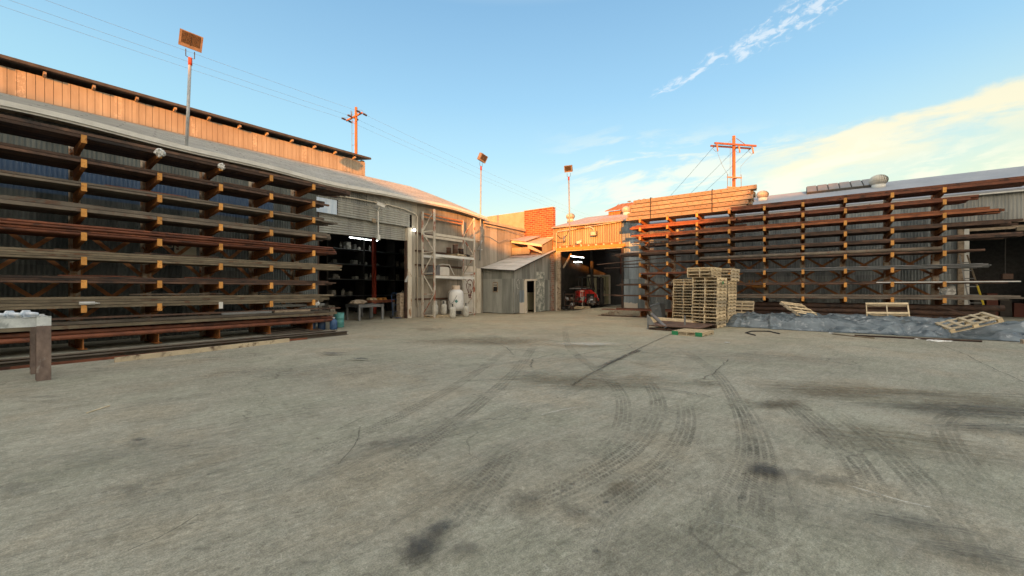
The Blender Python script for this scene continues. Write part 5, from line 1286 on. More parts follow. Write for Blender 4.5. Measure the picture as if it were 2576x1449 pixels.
def cylinder(loc, label, r=.175, h=.82, mat='cyl_grey'):
    t = thing('gas_cylinder', label, 'gas cylinder', loc, 'small gas cylinders')
    MB().lathe([(r*.75, 0), (r*.75, .05), (r*.92, .08), (r, .14), (r, h*.62), (r*.93, h*.70), (r*.6, h*.76), (r*.2, h*.78)], loc, 18).build('body', mat, t, smooth=True)
    mb = MB(); n = 18; k = len(mb.v)
    for z in (h*.74, h):
        for j in range(n): a = 2*math.pi*j/n; mb.v.append((loc[0]+r*.68*math.cos(a), loc[1]+r*.68*math.sin(a), loc[2]+z))
    for j in range(n):
        if j not in (10, 11, 4): mb.face((j, (j+1) % n, n+(j+1) % n, n+j))
    mb.build('collar', mat, t, smooth=True)
    MB().lathe([(.03, h*.76), (.03, h*.92), (.045, h*.93), (.045, h*.97)], loc, 8).build('valve', 'dark_steel', t)
cylinder((15.95, 15.55, 0), 'cream gas cylinder standing in front of the large white tank')
cylinder((17.25, 15.75, 0), 'pale grey gas cylinder beside the large tank, by the uprights near the graffiti')
cylinder((16.55, 16.85, .12), 'grey gas cylinder on the pallet beside the large white tank'); cylinder((15.85, 16.85, .12), 'gas cylinder partly behind the corner upright of the shelf frame')
Pq = make_pallet(1.22, 1.02, .12); pallet((16.1, 16.85, 0), (0, 0, 0), 'dark low pallet carrying the two grey gas cylinders', None, Pq)
# things on the frame's shelves
Ps = make_pallet(1.0, .9, .10); pallet((17.6, 16.85, 3.61), (0, 0, R(10)), 'small pallet under the rusty drums on the middle shelf', None, Ps)
for i, (x, y, r, h) in enumerate(((17.45, 16.8, .16, .52), (17.2, 17.1, .14, .34), (17.95, 16.8, .16, .32))):
    loc = (x, y, 3.76); t = thing('rusty_drum', ['tallest rusty drum on the middle shelf', 'rusty drum half behind the tallest one', 'short rusty drum at the shelf side near the floodlight pole'][i], 'drum', loc, 'rusty drums on the shelf')
    MB().lathe([(r, 0), (r, h*.5), (r*1.04, h*.52), (r, h*.54), (r, h)], loc, 16).build('body', 'rust_dark', t, smooth=True); MB().lathe([(r*1.05, h-.02), (r*1.05, h+.01), (r*.9, h+.01)], loc, 16).build('rim', 'rust_red', t)
lump('cable_heap', 'black', (18.1, 16.6, 3.66), .16, 'black tangled cable heap on the middle shelf in front of the drums', 'cables', 31, sq=(2, 1, .5), am=.9)
ch = thing('seat_unit', 'cream vehicle seat unit with curved rail on the lowest shelf', 'seat', (16.3, 16.8, 2.41))
MB().prism([(15.95, 2.41), (16.75, 2.41), (16.75, 2.82), (16.65, 2.9), (16.05, 2.9), (15.95, 2.78)], 16.6, 17.05, 'xz').build('cushion', 'panel_pale', ch)
MB().tube([(15.8, 16.55, 2.42), (15.9, 16.55, 3.0), (16.2, 16.55, 3.05), (16.7, 16.55, 3.03), (17.1, 16.55, 2.45)], .02, 8).build('rail', 'white_paint', ch)
MB().hexa([(15.5, 16.5, 2.41), (15.9, 16.5, 2.41), (15.9, 17.2, 2.41), (15.5, 17.2, 2.41), (15.7, 16.5, 2.95), (15.9, 16.5, 2.98), (15.9, 17.2, 2.98), (15.7, 17.2, 2.95)]).build('side_cover', 'greysteel', ch)
# ------------------------------------------------------------------ security cameras, conduits, wall lights
def seccam(loc, d, label, drop=True):
    t = thing('security_camera', label, 'camera', loc); p = Vector(loc); dd = Vector(d).normalized()
    MB().beam(p-dd*.16, p+dd*.24, .15, .15).build('housing', 'white_paint', t); MB().beam(p-dd*.2+Vector((0, 0, .09)), p+dd*.3+Vector((0, 0, .07)), .18, .02).build('sun_shield', 'white_paint', t)
    MB().tube([p+dd*.235, p+dd*.25], .055, 12).build('lens', 'black', t)
    return t
sc1 = seccam((12.4, 17.15, 5.88), (.75, -.5, -.35), 'white security camera on a bracket above the roller door')
MB().tube([(12.4, 17.15, 5.8), (12.45, 17.35, 5.62), (12.5, 17.55, 5.6)], .035, 8).build('bracket', 'white_paint', sc1)
MB().tube([(12.45, 17.38, 5.62), (12.45, 17.38, 4.35)], .035, 8).build('drop_pole', 'white_paint', sc1)
MB().box(12.38, 12.53, 17.32, 17.44, 4.12, 4.38).build('pole_end_box', 'white_paint', sc1)
MB().box(12.2, 12.4, 17.48, 17.56, 5.0, 5.2).build('mount_plate', 'timber_old', sc1)
sc2 = seccam((25.8, 12.7, 4.98), (-.6, .5, -.3), 'yellowish security camera above the forklift doorway beam')
MB().tube([(25.8, 12.7, 4.9), (25.95, 12.6, 4.78)], .035, 8).build('bracket', 'cream', sc2)
mb = MB(); mb.tube([(9.3, 17.5, 5.95), (11.2, 17.5, 6.02), (13.2, 17.5, 6.05), (14.2, 17.5, 6.0), (15.0, 17.5, 5.85), (15.12, 17.5, 5.7), (15.12, 17.5, .6)], .03, 8)
single(mb, 'conduit', 'cream', 'cream conduit curving over the roller door and down the corner', 'conduit', (12, 17.5, 6), smooth=True)
mb = MB(); mb.tube([(20.6, 17.42, 5.3), (21.5, 17.42, 5.25), (22.5, 17.42, 4.95), (23.2, 17.42, 5.2), (24.4, 17.42, 5.3)], .018, 6); single(mb, 'cable', 'wire', 'dark sagging cable along the wall above the shed', 'cable', (22, 17.4, 5), smooth=True)
mb = MB(); mb.tube([(20.9, 17.38, 6.0), (23.2, 17.38, 6.0), (26.0, 17.30, 5.8)], .03, 6); single(mb, 'pipe', 'plaster', 'thin pipe along the wall top between pole and brick parapet', 'pipe', (23, 17.4, 6), smooth=True)
mb = MB(); mb.tube([(25.95, 14.62, 2.2), (25.95, 14.62, 5.75), (25.95, 14.5, 5.9), (25.95, 12.1, 6.02), (25.95, 11.9, 6.0), (25.9, 11.65, 5.85), (25.85, 11.6, 5.65)], .04, 8)
single(mb, 'conduit', 'cream', 'cream conduit along the wall top to the square wall light', 'conduit', (25.95, 13, 6), smooth=True)
mb = MB(); mb.tube([(25.95, 12.0, 6.05), (25.95, 9.7, 6.17)], .035, 8); single(mb, 'conduit', 'cream', 'straight cream conduit from the wall light toward the rail bundle', 'conduit', (25.95, 11, 6.1), smooth=True)
wl = thing('wall_light', 'square floodlight hanging on the corrugated wall above the forklift doorway', 'light', (25.8, 11.55, 5.5))
MB().hexa([(25.72, 11.35, 5.34), (25.9, 11.35, 5.34), (25.9, 11.8, 5.34), (25.72, 11.8, 5.34), (25.66, 11.35, 5.62), (25.9, 11.35, 5.66), (25.9, 11.8, 5.66), (25.66, 11.8, 5.62)]).build('housing', 'lamp_case', wl)
MB().quad((25.705, 11.39, 5.37), (25.705, 11.76, 5.37), (25.655, 11.76, 5.60), (25.655, 11.39, 5.60)).build('lens', 'cream', wl) if False else None
mb = MB(); mb.quad((25.71, 11.39, 5.37), (25.71, 11.76, 5.37), (25.655, 11.76, 5.60), (25.655, 11.39, 5.60)); mb.build('lens', 'panel_pale', wl)
jb = thing('junction_box', 'round grey meter box with cables on the wall beside the brick parapet', 'electrical box', (25.9, 13.95, 5.2))
MB().lathe([(.11, -.12), (.12, .1), (.07, .16), (.05, .32)], (25.92, 13.95, 5.2), 14).build('box', 'greysteel', jb, smooth=True)
MB().tube([(25.94, 14.55, 5.65), (25.93, 14.3, 5.4), (25.92, 14.0, 5.38)], .015, 6).build('cable', 'black', jb); MB().tube([(25.94, 13.6, 5.9), (25.93, 13.75, 5.6), (25.92, 13.9, 5.42)], .015, 6).build('cable', 'black', jb)
MB().tube([(25.94, 14.9, 5.25), (25.93, 14.5, 5.08), (25.92, 14.0, 5.1)], .015, 6).build('cable', 'black', jb)
# floodlights on poles
def flood(base, top, label, face, s=.62, bracket=False, roll=0.):
    t = thing('floodlight', label, 'floodlight', base); p = Vector(base); q = Vector(top)
    MB().tube([p, q-Vector((0, 0, .45))], .048, 10).build('pole', 'pole_grey', t, smooth=True)
    MB().tube([q-Vector((0, 0, .62)), q-Vector((0, 0, .36))], .06, 10).build('sleeve', 'red_paint', t, smooth=True)
    f = Vector(face).normalized(); r = f.cross(Vector((0, 0, 1))).normalized(); u = r.cross(f)
    ca, sa = math.cos(roll), math.sin(roll); r, u = r*ca+u*sa, u*ca-r*sa
    mb = MB()
    for k in (-1, 1): mb.tube([q-Vector((0, 0, .38)), q+r*.12*k-Vector((0, 0, .34)), q+r*.12*k-Vector((0, 0, .1))], .014, 6)
    mb.build('yoke', 'dark_steel', t)
    c = q+u*.22
    mb = MB(); k = []
    for dz, sz in ((-.16, .40), (-.12, .5), (.14, .5)):
        for a, b_ in ((-1, -1), (1, -1), (1, 1), (-1, 1)): k.append(c+f*dz+r*a*s*sz+u*b_*s*.8*sz)
    mb.v = [tuple(v) for v in k]
    for o_ in (0, 4):
        for j in range(4): mb.face((o_+j, o_+(j+1) % 4, o_+4+(j+1) % 4, o_+4+j))
    mb.face((3, 2, 1, 0)); mb.face((8, 9, 10, 11)); mb.build('housing', 'lamp_case', t)
    mb = MB(); g0 = c+f*.145; mb.quad(*[tuple(g0+r*a*s*.40+u*(b_*s*.29+.04)) for a, b_ in ((-1, -1), (1, -1), (1, 1), (-1, 1))])
    for jx in (-.02,): mb.beam(g0+f*.004-u*s*.25, g0+f*.004+u*s*.33, .012, .012)
    mb.build('lens', 'lamp_glass', t)
    return t
flood((4.61, 17.35, 6.38), (4.72, 17.35, 10.1), 'floodlight on a tall grey pole standing on the shingle roof eave', (-.25, -.9, -.42), .64, roll=.10)
t2 = flood((20.4, 17.35, 3.55), (20.5, 17.35, 10.25), 'floodlight on a tall pole beside the shelf frame and bulb graffiti', (-.1, -.9, -.4), .6, roll=.2)
mb = MB(); mb.beam((20.4, 17.5, 4.3), (20.75, 17.5, 4.9), .05, .05); mb.beam((20.3, 17.5, 4.9), (20.8, 17.5, 4.9), .05, .05); mb.beam((20.3, 17.5, 4.3), (20.8, 17.5, 4.3), .05, .05); mb.build('bracket', 'galv', t2)
flood((25.85, 13.45, 4.80), (25.85, 13.55, 10.15), 'floodlight on a tall pole above the forklift doorway', (-.8, -.2, -.4), .56)
# ------------------------------------------------------------------ utility poles and wires
def cy(Y, px, py): s_ = (px-1288)/1000; x, y = cam2yard(Y*s_, Y); return (x, y, CAMZ+(728-py)*Y/1000)
up1 = thing('utility_pole', 'wooden utility pole with one crossarm behind the tall warehouse', 'utility pole', (22.1, 34.3, 0))
MB().tube([(22.1, 34.3, 0), (22.1, 34.3, 19.0)], .17, 12, r2=.12).build('pole', 'utility_wood', up1, smooth=True)
a0, a1 = Vector((22.0, 35.75, 18.05)), Vector((22.0, 33.15, 18.15)); MB().beam(a0, a1, .11, .14).build('crossarm', 'utility_wood', up1)
for k in (.28, .72): MB().beam(a0.lerp(a1, k), (22.0, 34.3, 17.3), .02, .03).build('brace', 'utility_wood', up1)
INS = []
def insul(p, d, par, L=.6, n=4, r=.09):
    p = Vector(p); d = Vector(d).normalized(); mb = MB(); mb.tube([p, p+d*L], .02, 6)
    for i in range(n): c = p+d*(L*.3+i*L*.17); mb.tube([c, c+d*L*.08], r, 10)
    mb.build('insulator', 'insulator', par); return p+d*L
for k in (.04, .42, .96):
    b0 = a0.lerp(a1, k)
    l = insul(b0, (-1, 0, .05), up1); r_ = insul(b0, (1, 0, -.08), up1)
    INS.append((l, r_)); MB().tube([l, l.lerp(r_, .5)+Vector((0, 0, .28)), r_], .012, 5).build('jumper', 'wire', up1)
MB().tube([(21.95, 34.75, 18.7), (21.95, 34.75, 9)], .02, 6).build('ground_wire', 'wire', up1)
MB().tube([(21.9, 34.75, 18.1), (21.85, 34.75, 18.7)], .03, 6).build('pin', 'insulator', up1)
for z in (16.5, 15.4): MB().beam((21.95, 34.75, z), (22.0, 34.3, z), .02, .02).build('standoff', 'wire', up1)
def sag(p, q, n=14, s=.6): return [Vector(p).lerp(Vector(q), i/n)-Vector((0, 0, 4*s*(i/n)*(1-i/n))) for i in range(n+1)]
for i, (l, r_) in enumerate(INS):
    mb = MB(); mb.tube(sag(l, l+Vector((-75, 0, -.6)), 20, .9), .007, 5); single(mb, 'power_line', 'wire', ['lowest power line running from the far crossarm end over the tall warehouse', 'middle power line running over the tall warehouse', 'uppermost power line running over the tall warehouse'][i], 'power line', tuple(l), 'power lines over the tall warehouse')
    mb = MB(); mb.tube(sag(r_, r_+Vector((90, 0, -1.5)), 20, 1.2), .007, 5); single(mb, 'power_line', 'wire', ['lowest power line leaving the distant pole toward the corner of the yard', 'middle power line leaving toward the corner of the yard', 'uppermost power line leaving toward the corner of the yard'][i], 'power line', tuple(r_), 'power lines beyond the corner')
Y2 = 32.0; base = cy(Y2, 1846, 728); bx_, by_ = base[0], base[1]
up2 = thing('utility_pole', 'wooden utility pole with double crossarm and fuses behind the rail bundle', 'utility pole', (bx_, by_, 0))
MB().tube([(bx_, by_, 0), (bx_, by_, 13.95)], .15, 12, r2=.115).build('pole', 'utility_wood', up2, smooth=True)
ad = Vector((.713, -.70, 0)); pd = Vector((.70, .713, 0)); top = Vector((bx_, by_, 13.2)); 
MB().beam(top-ad*1.85-pd*.17, top+ad*1.9-pd*.17, .09, .14).build('crossarm', 'utility_dark', up2)
MB().beam(top-ad*1.95+pd*.17-Vector((0, 0, .1)), top+ad*1.7+pd*.17-Vector((0, 0, .1)), .09, .12).build('crossarm', 'utility_dark', up2)
MB().beam(top-pd*.17+ad*.1+Vector((0, 0, .5)), top-pd*.17+ad*1.0, .03, .03).build('guy', 'utility_dark', up2); MB().beam(top+Vector((0, 0, .62))-pd*.1, top-ad*.8-pd*.1, .015, .015).build('guy', 'wire', up2)
LW2 = []
for k, o_ in ((-1.75, 0), (.22, 0), (1.45, 0)):
    p = top+ad*k-pd*.2-Vector((0, 0, .12))
    MB().tube([p+ad*.08, p+ad*.16-Vector((0, 0, .5))], .06, 10, r2=.05).build('cutout', 'cutout', up2, smooth=True)
    e = insul(p, (-.6, .35, -.62), up2, .55, 3, .045); LW2.append(e)
    MB().tube([e, e+ad*.3-Vector((0, 0, .22)), p+ad*.2-Vector((0, 0, .52))], .012, 5).build('jumper', 'wire', up2)
for zz in (10.55, 9.75):
    c0 = Vector((bx_, by_, zz)); MB().beam(c0-ad*.75-pd*.2, c0+ad*.55-pd*.2, .07, .10).build('bracket_arm', 'cutout', up2)
for k in (-.72, .5): c0 = Vector((bx_, by_, 0))+ad*k-pd*.2; MB().beam(c0+Vector((0, 0, 9.6)), c0+Vector((0, 0, 10.8)), .04, .04).build('fuse', 'greysteel', up2)
for k in (-.5,): c0 = Vector((bx_, by_, 0))+ad*k-pd*.5; MB().beam(c0+Vector((0, 0, 10.3)), c0+ad*.35+Vector((0, 0, 10.38)), .06, .06).build('fuse', 'dark_steel', up2); MB().beam(c0+Vector((0, 0, 9.45)), c0+ad*.35+Vector((0, 0, 9.5)), .06, .06).build('fuse', 'dark_steel', up2)
c0 = Vector((bx_, by_, 0))-ad*.25-pd*.2; MB().beam(c0+Vector((0, 0, 9.6)), c0+Vector((0, 0, 10.7)), .09, .03).build('board', 'cutout', up2)
for a_, k in ((LW2[0], -.66), (LW2[2], .45)): MB().tube([a_+ad*.4-Vector((0, 0, .2)), a_.lerp(top+ad*k-Vector((0, 0, 2.5)), .6)+ad*(.12 if k < 0 else -.15), top+ad*k-pd*.2-Vector((0, 0, 2.5))], .01, 5).build('drop_wire', 'wire', up2)
for k in (-.68, -.48, -.3, .3, .6): c0 = Vector((bx_, by_, 0))+ad*k; MB().tube([c0+Vector((0, 0, 9.6)), c0+ad*(.1 if k > 0 else 0)+Vector((0, 0, 7.5))], .01, 4).build('drop_wire', 'wire', up2)
MB().tube([(bx_-.1, by_+.25, 13.6), (bx_-.1, by_+.25, 8)], .012, 5).build('ground_wire', 'wire', up2)
for i, e in enumerate(LW2):
    q = Vector(cy(95, 1535+20*i, 622+2*i)); mb = MB(); mb.tube(sag(e, q, 16, 1.2), .012, 5)
    single(mb, 'power_line', 'wire', ['power line from the outer end of the double crossarm', 'power line from the middle of the double crossarm', 'power line from the far end of the double crossarm'][i], 'power line', tuple(e), 'power lines from the double crossarm')
# ------------------------------------------------------------------ roof equipment
def turbine(y, r, label, zr=None):
    x = 30.4; z = (5.84+(x-25.85)/6.15*2.11) if y < 8.6 else (6.25+(x-25.85)/6.15*1.65)
    loc = (x, y, z); t = thing('turbine_vent', label, 'roof vent', loc, 'turbine vents on the roof')
    MB().lathe([(r*.75, -.15), (r*.7, .12)], loc, 20).build('neck', 'white_paint', t, smooth=True)
    mb = MB(); n = 24; h0 = .10; H = r*1.5
    for j in range(n):
        a0_ = 2*math.pi*j/n; pr = []
        for i in range(9):
            ph = -R(62)+i*R(152)/8; rr = r*math.cos(ph)*1.0; z_ = h0+H*.42+H*.5*math.sin(ph); tw = .12
            pr.append((rr, z_, a0_))
        for (r0, z0, _), (r1, z1, _) in zip(pr, pr[1:]):
            b0_, b1_ = a0_, a0_+2*math.pi/n*.98
            P_ = lambda rr, an, zz: (loc[0]+rr*math.cos(an), loc[1]+rr*math.sin(an), loc[2]+zz)
            mb.quad(P_(r0, b0_, z0), P_(r0*.93, b1_, z0), P_(r1*.93, b1_, z1), P_(r1, b0_, z1))
    mb.build('fins', 'vent', t)
turbine(onx(1918, 30.4), .36, 'sunlit turbine vent on the pale roof just behind the rail bundle'); turbine(onx(2210, 30.4), .43, 'shaded turbine vent beside the long skylight')
turbine(onx(1576, 30.4), .38, 'turbine vent partly hidden at the far end of the rail bundle'); turbine(onx(1435, 30.4), .38, 'turbine vent behind the floodlight pole above the forklift doorway')
sk = thing('skylight', 'long raised skylight box of six panes on the pale roof ridge', 'skylight', (31.4, -1.9, 7.8))
ya, yb = -.40, -3.60; x0 = 30.6; zb0 = 5.84+(x0-25.85)/6.15*2.11
MB().hexa([(x0, yb, zb0-.05), (x0+1.3, yb, zb0+.35), (x0+1.3, ya, zb0+.35), (x0, ya, zb0-.05), (x0, yb, zb0+.12), (x0+1.3, yb, zb0+.72), (x0+1.3, ya, zb0+.72), (x0, ya, zb0+.12)]).build('curb', 'tarpaper', sk)
for i in range(6):
    y0 = ya-i*(ya-yb)/6-.03; y1 = ya-(i+1)*(ya-yb)/6+.03
    MB().hexa([(x0+.02, y1, zb0+.135), (x0+1.27, y1, zb0+.735), (x0+1.27, y0, zb0+.735), (x0+.02, y0, zb0+.135), (x0+.02, y1, zb0+.16), (x0+1.27, y1, zb0+.76), (x0+1.27, y0, zb0+.76), (x0+.02, y0, zb0+.16)]).build('pane', 'skylight', sk)
def bird(loc, label):
    t = MB(); l = loc
    t.lathe([(.01, -.16), (.05, -.08), (.07, .0), (.055, .07), (.04, .1), (.045, .13), (.02, .17)], (l[0], l[1], l[2]+.1), 8, ax='y')
    t.tube([(l[0], l[1]+.0, l[2]+.07), (l[0], l[1], l[2])], .008, 4); single(t, 'bird', 'bird', label, 'bird', l, 'birds on the roof monitor', smooth=True)
for i, y in enumerate((11.4, 10.6, 10.2, 9.6)): bird((32.5, y, 8.81), ['bird alone on the roof monitor ridge, nearest the brick parapet', 'bird in the middle pair on the ridge, toward the brick', 'bird in the middle pair on the ridge, toward the rails', 'bird at the end of the ridge nearest the rail bundle'][i])
# ------------------------------------------------------------------ inside the left hall
def tube_light(p, q, label, group):
    t = thing('strip_light', label, 'light', tuple(p), group); MB().beam(p, q, .035, .035).build('lamp', 'tube_light', t)
    u = Vector((0, 0, .06)); MB().beam(Vector(p)+u, Vector(q)+u, .12, .04).build('housing', 'greysteel', t)
tube_light(cy(25.0, 879, 597), cy(25.6, 915, 601.5), 'longest lit strip light inside the roller door', 'strip lights in the dark hall'); tube_light(cy(26.5, 918, 602.5), cy(27, 933, 604), 'middle lit strip light inside the roller door', 'strip lights in the dark hall')
tube_light(cy(27.5, 938, 604.5), cy(28, 950, 605.5), 'shortest lit strip light inside the roller door', 'strip lights in the dark hall')
tube_light(cy(30, 1436, 644.5), cy(30.4, 1468, 648), 'long lit strip light inside the forklift doorway', 'strip lights over the forklift'); tube_light(cy(33, 1438, 657.5), cy(33.3, 1450, 659.5), 'small lit strip light lower inside the forklift doorway', 'strip lights over the forklift')
tube_light(cy(33.5, 1454, 658.5), cy(34, 1463, 659.5), 'smallest lit strip light beside the cream container', 'strip lights over the forklift')
lw = thing('wall_lamp', 'small lit lamp beside the white roller door post', 'lamp', (14.8, 17.45, 4.85)); MB().lathe([(.05, 0), (.08, .03), (.08, .1), (.04, .12)], (14.82, 17.42, 4.85), 10).build('bulb', 'lamp_lit', lw); MB().box(14.78, 14.86, 17.5, 17.56, 4.85, 4.97).build('base', 'greysteel', lw)
def table(x0, x1, y0, y1, z, mat, label, lm='greysteel', th=.14):
    t = thing('steel_table', label, 'table', ((x0+x1)/2, (y0+y1)/2, 0))
    MB().box(x0, x1, y0, y1, z-th, z).build('top', mat, t)
    for x in (x0+.06, x1-.06):
        for y in (y0+.06, y1-.06): MB().box(x-.05, x+.05, y-.05, y+.05, 0, z-th-.001).build('leg', lm, t)
table(11.75, 13.25, 18.0, 19.2, .82, 'greysteel', 'heavy grey steel table just inside the roller door')
table(13.6, 15.2, 19.6, 20.7, .98, 'rust_red', 'brown topped table with parts deeper inside the roller door')
lump('sack', 'timber_old', (12.2, 18.7, .92), .34, 'grey sack lying on the heavy steel table', 'sack', 41, sq=(1.4, .8, .4))
for i, (x, y, c_) in enumerate(((13.75, 19.8, 'timber'), (14.0, 19.8, 'timber'), (14.4, 19.85, 'tip_orange'), (14.7, 19.8, 'tip_orange'))):
    MB2 = MB(); MB2.prism([(x-.12, .985), (x+.12, .985), (x+.02, 1.12), (x-.12, 1.10)], y, y+.3, 'xz'); single(MB2, 'wood_wedge', c_, ['pale wedge on the brown table, beside the red column', 'second pale wedge on the brown table', 'orange block on the brown table', 'orange block at the table end nearest the door post'][i], 'block', (x, y, .98))
rk = thing('shelving', 'dark tall shelving full of small parts deep inside the roller door', 'shelves', (16.5, 25, 0))
for x in (13.6, 16.2, 18.8, 21.5): MB().box(x-.05, x+.05, 24.2, 25.2, 0, 5.4).build('upright', 'inner', rk)
for z in (1.2, 2.3, 3.3, 4.3): MB().box(13.65, 21.45, 24.2, 25.2, z-.05, z).build('shelf', 'greysteel', rk)
pm('shelf_stuff', (.22, .20, .17), (.50, .47, .40), ns=6, var=.8)
for i in range(46):
    z = rnd.choice((1.2, 2.3, 3.3, 4.3)); x = rnd.uniform(13.8, 21.3); hh = rnd.uniform(.15, .5); ww = rnd.uniform(.08, .25)
    mb = MB()
    if i % 2: mb.lathe([(ww*.6, 0), (ww*.6, hh*.7), (ww*.2, hh*.85), (ww*.2, hh)], (x, 24.5, z+.003), 8)
    else: mb.hexa([(x-ww, 24.35, z+.003), (x+ww, 24.35, z+.003), (x+ww, 24.8, z+.003), (x-ww, 24.8, z+.003), (x-ww*.9, 24.35, z+hh), (x+ww*.9, 24.35, z+hh), (x+ww*.9, 24.8, z+hh), (x-ww*.9, 24.8, z+hh)])
    single(mb, 'shelf_item', 'shelf_stuff', 'small dim machine part or container on the dark shelving inside the roller door', 'part', (x, 24.5, z), 'parts on the dark shelving')
for i in range(16):
    x = rnd.uniform(9.6, 14); y = rnd.uniform(22.8, 27); mb = MB(); a_ = rnd.uniform(.1, .35); mb.hexa([(x-a_, y-.2, 0), (x+a_, y-.2, 0), (x+a_, y+.2, 0), (x-a_, y+.2, 0), (x-a_*.8, y-.2, a_*2.4), (x+a_*.7, y-.2, a_*2.2), (x+a_*.7, y+.2, a_*2.2), (x-a_*.8, y+.2, a_*2.4)])
    single(mb, 'floor_box', 'shelf_stuff', 'dim box on the floor deep inside the roller door hall', 'box', (x, y, 0), 'boxes on the dark hall floor')
def hand_truck(x, y, label, mat, z0=0):
    t = thing('hand_truck', label, 'hand truck', (x, y, z0))
    MB().tube([(x-.2, y, z0+.1), (x-.2, y+.15, z0+1.25), (x-.12, y+.17, z0+1.4), (x+.12, y+.17, z0+1.4), (x+.2, y+.15, z0+1.25), (x+.2, y, z0+.1)], .018, 8).build('frame', mat, t, smooth=True)
    MB().box(x-.2, x+.2, y-.25, y, z0+.04, z0+.06).build('toe_plate', mat, t)
    for s_ in (-.26, .26): MB().lathe([(.03, -.03), (.12, -.03), (.13, 0), (.12, .03), (.03, .03)], (x+s_, y+.08, z0+.13), 14, ax='x').build('wheel', 'rubber', t, smooth=True)
    for z in (.4, .75, 1.05): MB().beam((x-.2, y+.02+z*.09, z0+z), (x+.2, y+.02+z*.09, z0+z), .02, .02).build('crossbar', mat, t)
hand_truck(14.0, 17.95, 'blue grey hand truck leaning inside the roller door post', 'blue_plastic')
mb = MB(); mb.hexa([(14.15, 17.8, .05), (14.42, 17.8, .05), (14.42, 18.1, .05), (14.15, 18.1, .05), (14.15, 17.8, 1.35), (14.42, 17.8, 1.42), (14.42, 18.1, 1.42), (14.15, 18.1, 1.35)]); single(mb, 'wood_offcut', 'timber_old', 'worn upright timber behind the white door post', 'timber', (14.3, 17.9, 0))
mb = MB(); mb.beam((14.30, 17.5, 2.0), (14.42, 17.5, 2.35), .012, .2, up=(0, 1, 0)); single(mb, 'paper_notice', 'paper', 'white paper notice hanging askew on the roller door post', 'notice', (14.35, 17.5, 2.1))
# ------------------------------------------------------------------ inside the right hall
FZ = .32
fk = thing('forklift', 'red stand-up forklift with black mast parked inside the wide doorway', 'forklift', (0, 0, 0))
def fb(mb, n, m, sm=False): return mb.build(n, m, fk, smooth=sm, local=True)
mb = MB(); mb.prism([(-1.0, .30), (-.98, 1.15), (-.72, 1.25), (-.05, 1.25), (.35, .95), (.62, .38), (.30, .28), (.22, .28), (.22, .95), (-.42, .95), (-.42, .28)], -.5, .5, 'xz'); fb(mb, 'body', 'fork_red')
mb = MB(); mb.box(-.42, .22, -.46, .46, .28, .94); fb(mb, 'compartment', 'black')
mb = MB(); mb.prism([(-.30, .35), (.05, .35), (.12, .72), (-.05, .80), (-.2, .6), (-.3, .55)], -.505, -.47, 'xz'); fb(mb, 'step_panel', 'greysteel')
mb = MB(); mb.box(-.88, -.82, -.51, -.5, .45, 1.05); fb(mb, 'stripe', 'white_paint')
mb = MB(); mb.beam((.40, -.505, .9), (.60, -.505, .42), .012, .03, up=(0, 1, 0)); fb(mb, 'stripe', 'white_paint')
for x, xt in ((-.75, -.72), (.25, .05)):
    for y in (-.44, .44): mb = MB(); mb.beam((x, y, 1.24), (xt, y, 2.18), .06, .06); fb(mb, 'guard_post', 'black')
mb = MB(); mb.box(-.95, .5, -.5, -.44, 2.18, 2.24); mb.box(-.95, .5, .44, .5, 2.18, 2.24)
for i in range(7): mb.box(-.95+i*.23, -.88+i*.23, -.44, .44, 2.18, 2.23)
fb(mb, 'overhead_guard', 'black')
for y in (-.38, .38):
    mb = MB(); mb.box(.72, .86, y-.05, y+.05, .08, 2.25); fb(mb, 'mast_rail', 'dark_steel')
    mb = MB(); mb.box(.88, .98, y-.03, y+.03, .1, 2.15); fb(mb, 'mast_rail', 'black')
for z in (.5, 1.3, 2.15): mb = MB(); mb.box(.74, .84, -.33, .33, z-.05, z+.05); fb(mb, 'mast_crossbar', 'black')
mb = MB(); mb.box(.99, 1.03, -.45, .45, .2, .75); fb(mb, 'carriage', 'black')
for y in (-.25, .25): mb = MB(); mb.box(1.03, 2.05, y-.05, y+.05, .10, .14); fb(mb, 'fork', 'dark_steel')
for x, y, r in ((.52, -.46, .20), (.52, .46, .20), (-.72, -.3, .17), (-.72, .3, .17)):
    mb = MB(); mb.lathe([(r*.4, -.07), (r*.95, -.07), (r, -.04), (r, .04), (r*.95, .07), (r*.4, .07)], (x, y, r), 18, ax='y'); w_ = fb(mb, 'wheel', 'rubber', True)
    mb = MB(); mb.lathe([(.02, -.075), (r*.45, -.075), (r*.45, .075)], (x, y, r), 12, ax='y'); o = mb.build('hub', 'greysteel', w_, local=True)
mb = MB(); mb.box(-.25, -.02, -.12, .12, 1.25, 1.36); fb(mb, 'console', 'black')
fk.location = (*cam2yard((1483-1288)/1000*30.5, 30.5), FZ); fk.rotation_euler = (0, 0, math.atan2(RY, RX)+R(8))
ctn = thing('container', 'pale cream shipping container standing behind the forklift', 'container', (*cam2yard(.20*34.5, 34.5), FZ))
fa = math.atan2(RY, RX)
mb = MB(); mb.box(-.3, 1.6, 0, 2.2, 0, 2.5); mb.build('body', 'container', ctn, local=True)
mb = MB(); mb.box(-.32, 1.62, -.04, -.001, 2.42, 2.54); mb.box(1.5, 1.64, -.05, -.001, 0, 2.42); mb.box(.62, .68, -.03, -.001, 0, 2.4); mb.build('door_frame', 'panel_pale', ctn, local=True)
mb = MB()
for x in (.2, .9, 1.2): mb.tube([(x, -.05, .1), (x, -.05, 2.4)], .02, 6)
mb.build('lock_bar', 'greysteel', ctn, local=True)
text('T L I', 'tarpaper', ctn, tuple(wloc(ctn)), .4, (R(90), 0, 0)).location = (1.1, -.045, 1.2)
ctn.rotation_euler = (0, 0, fa)
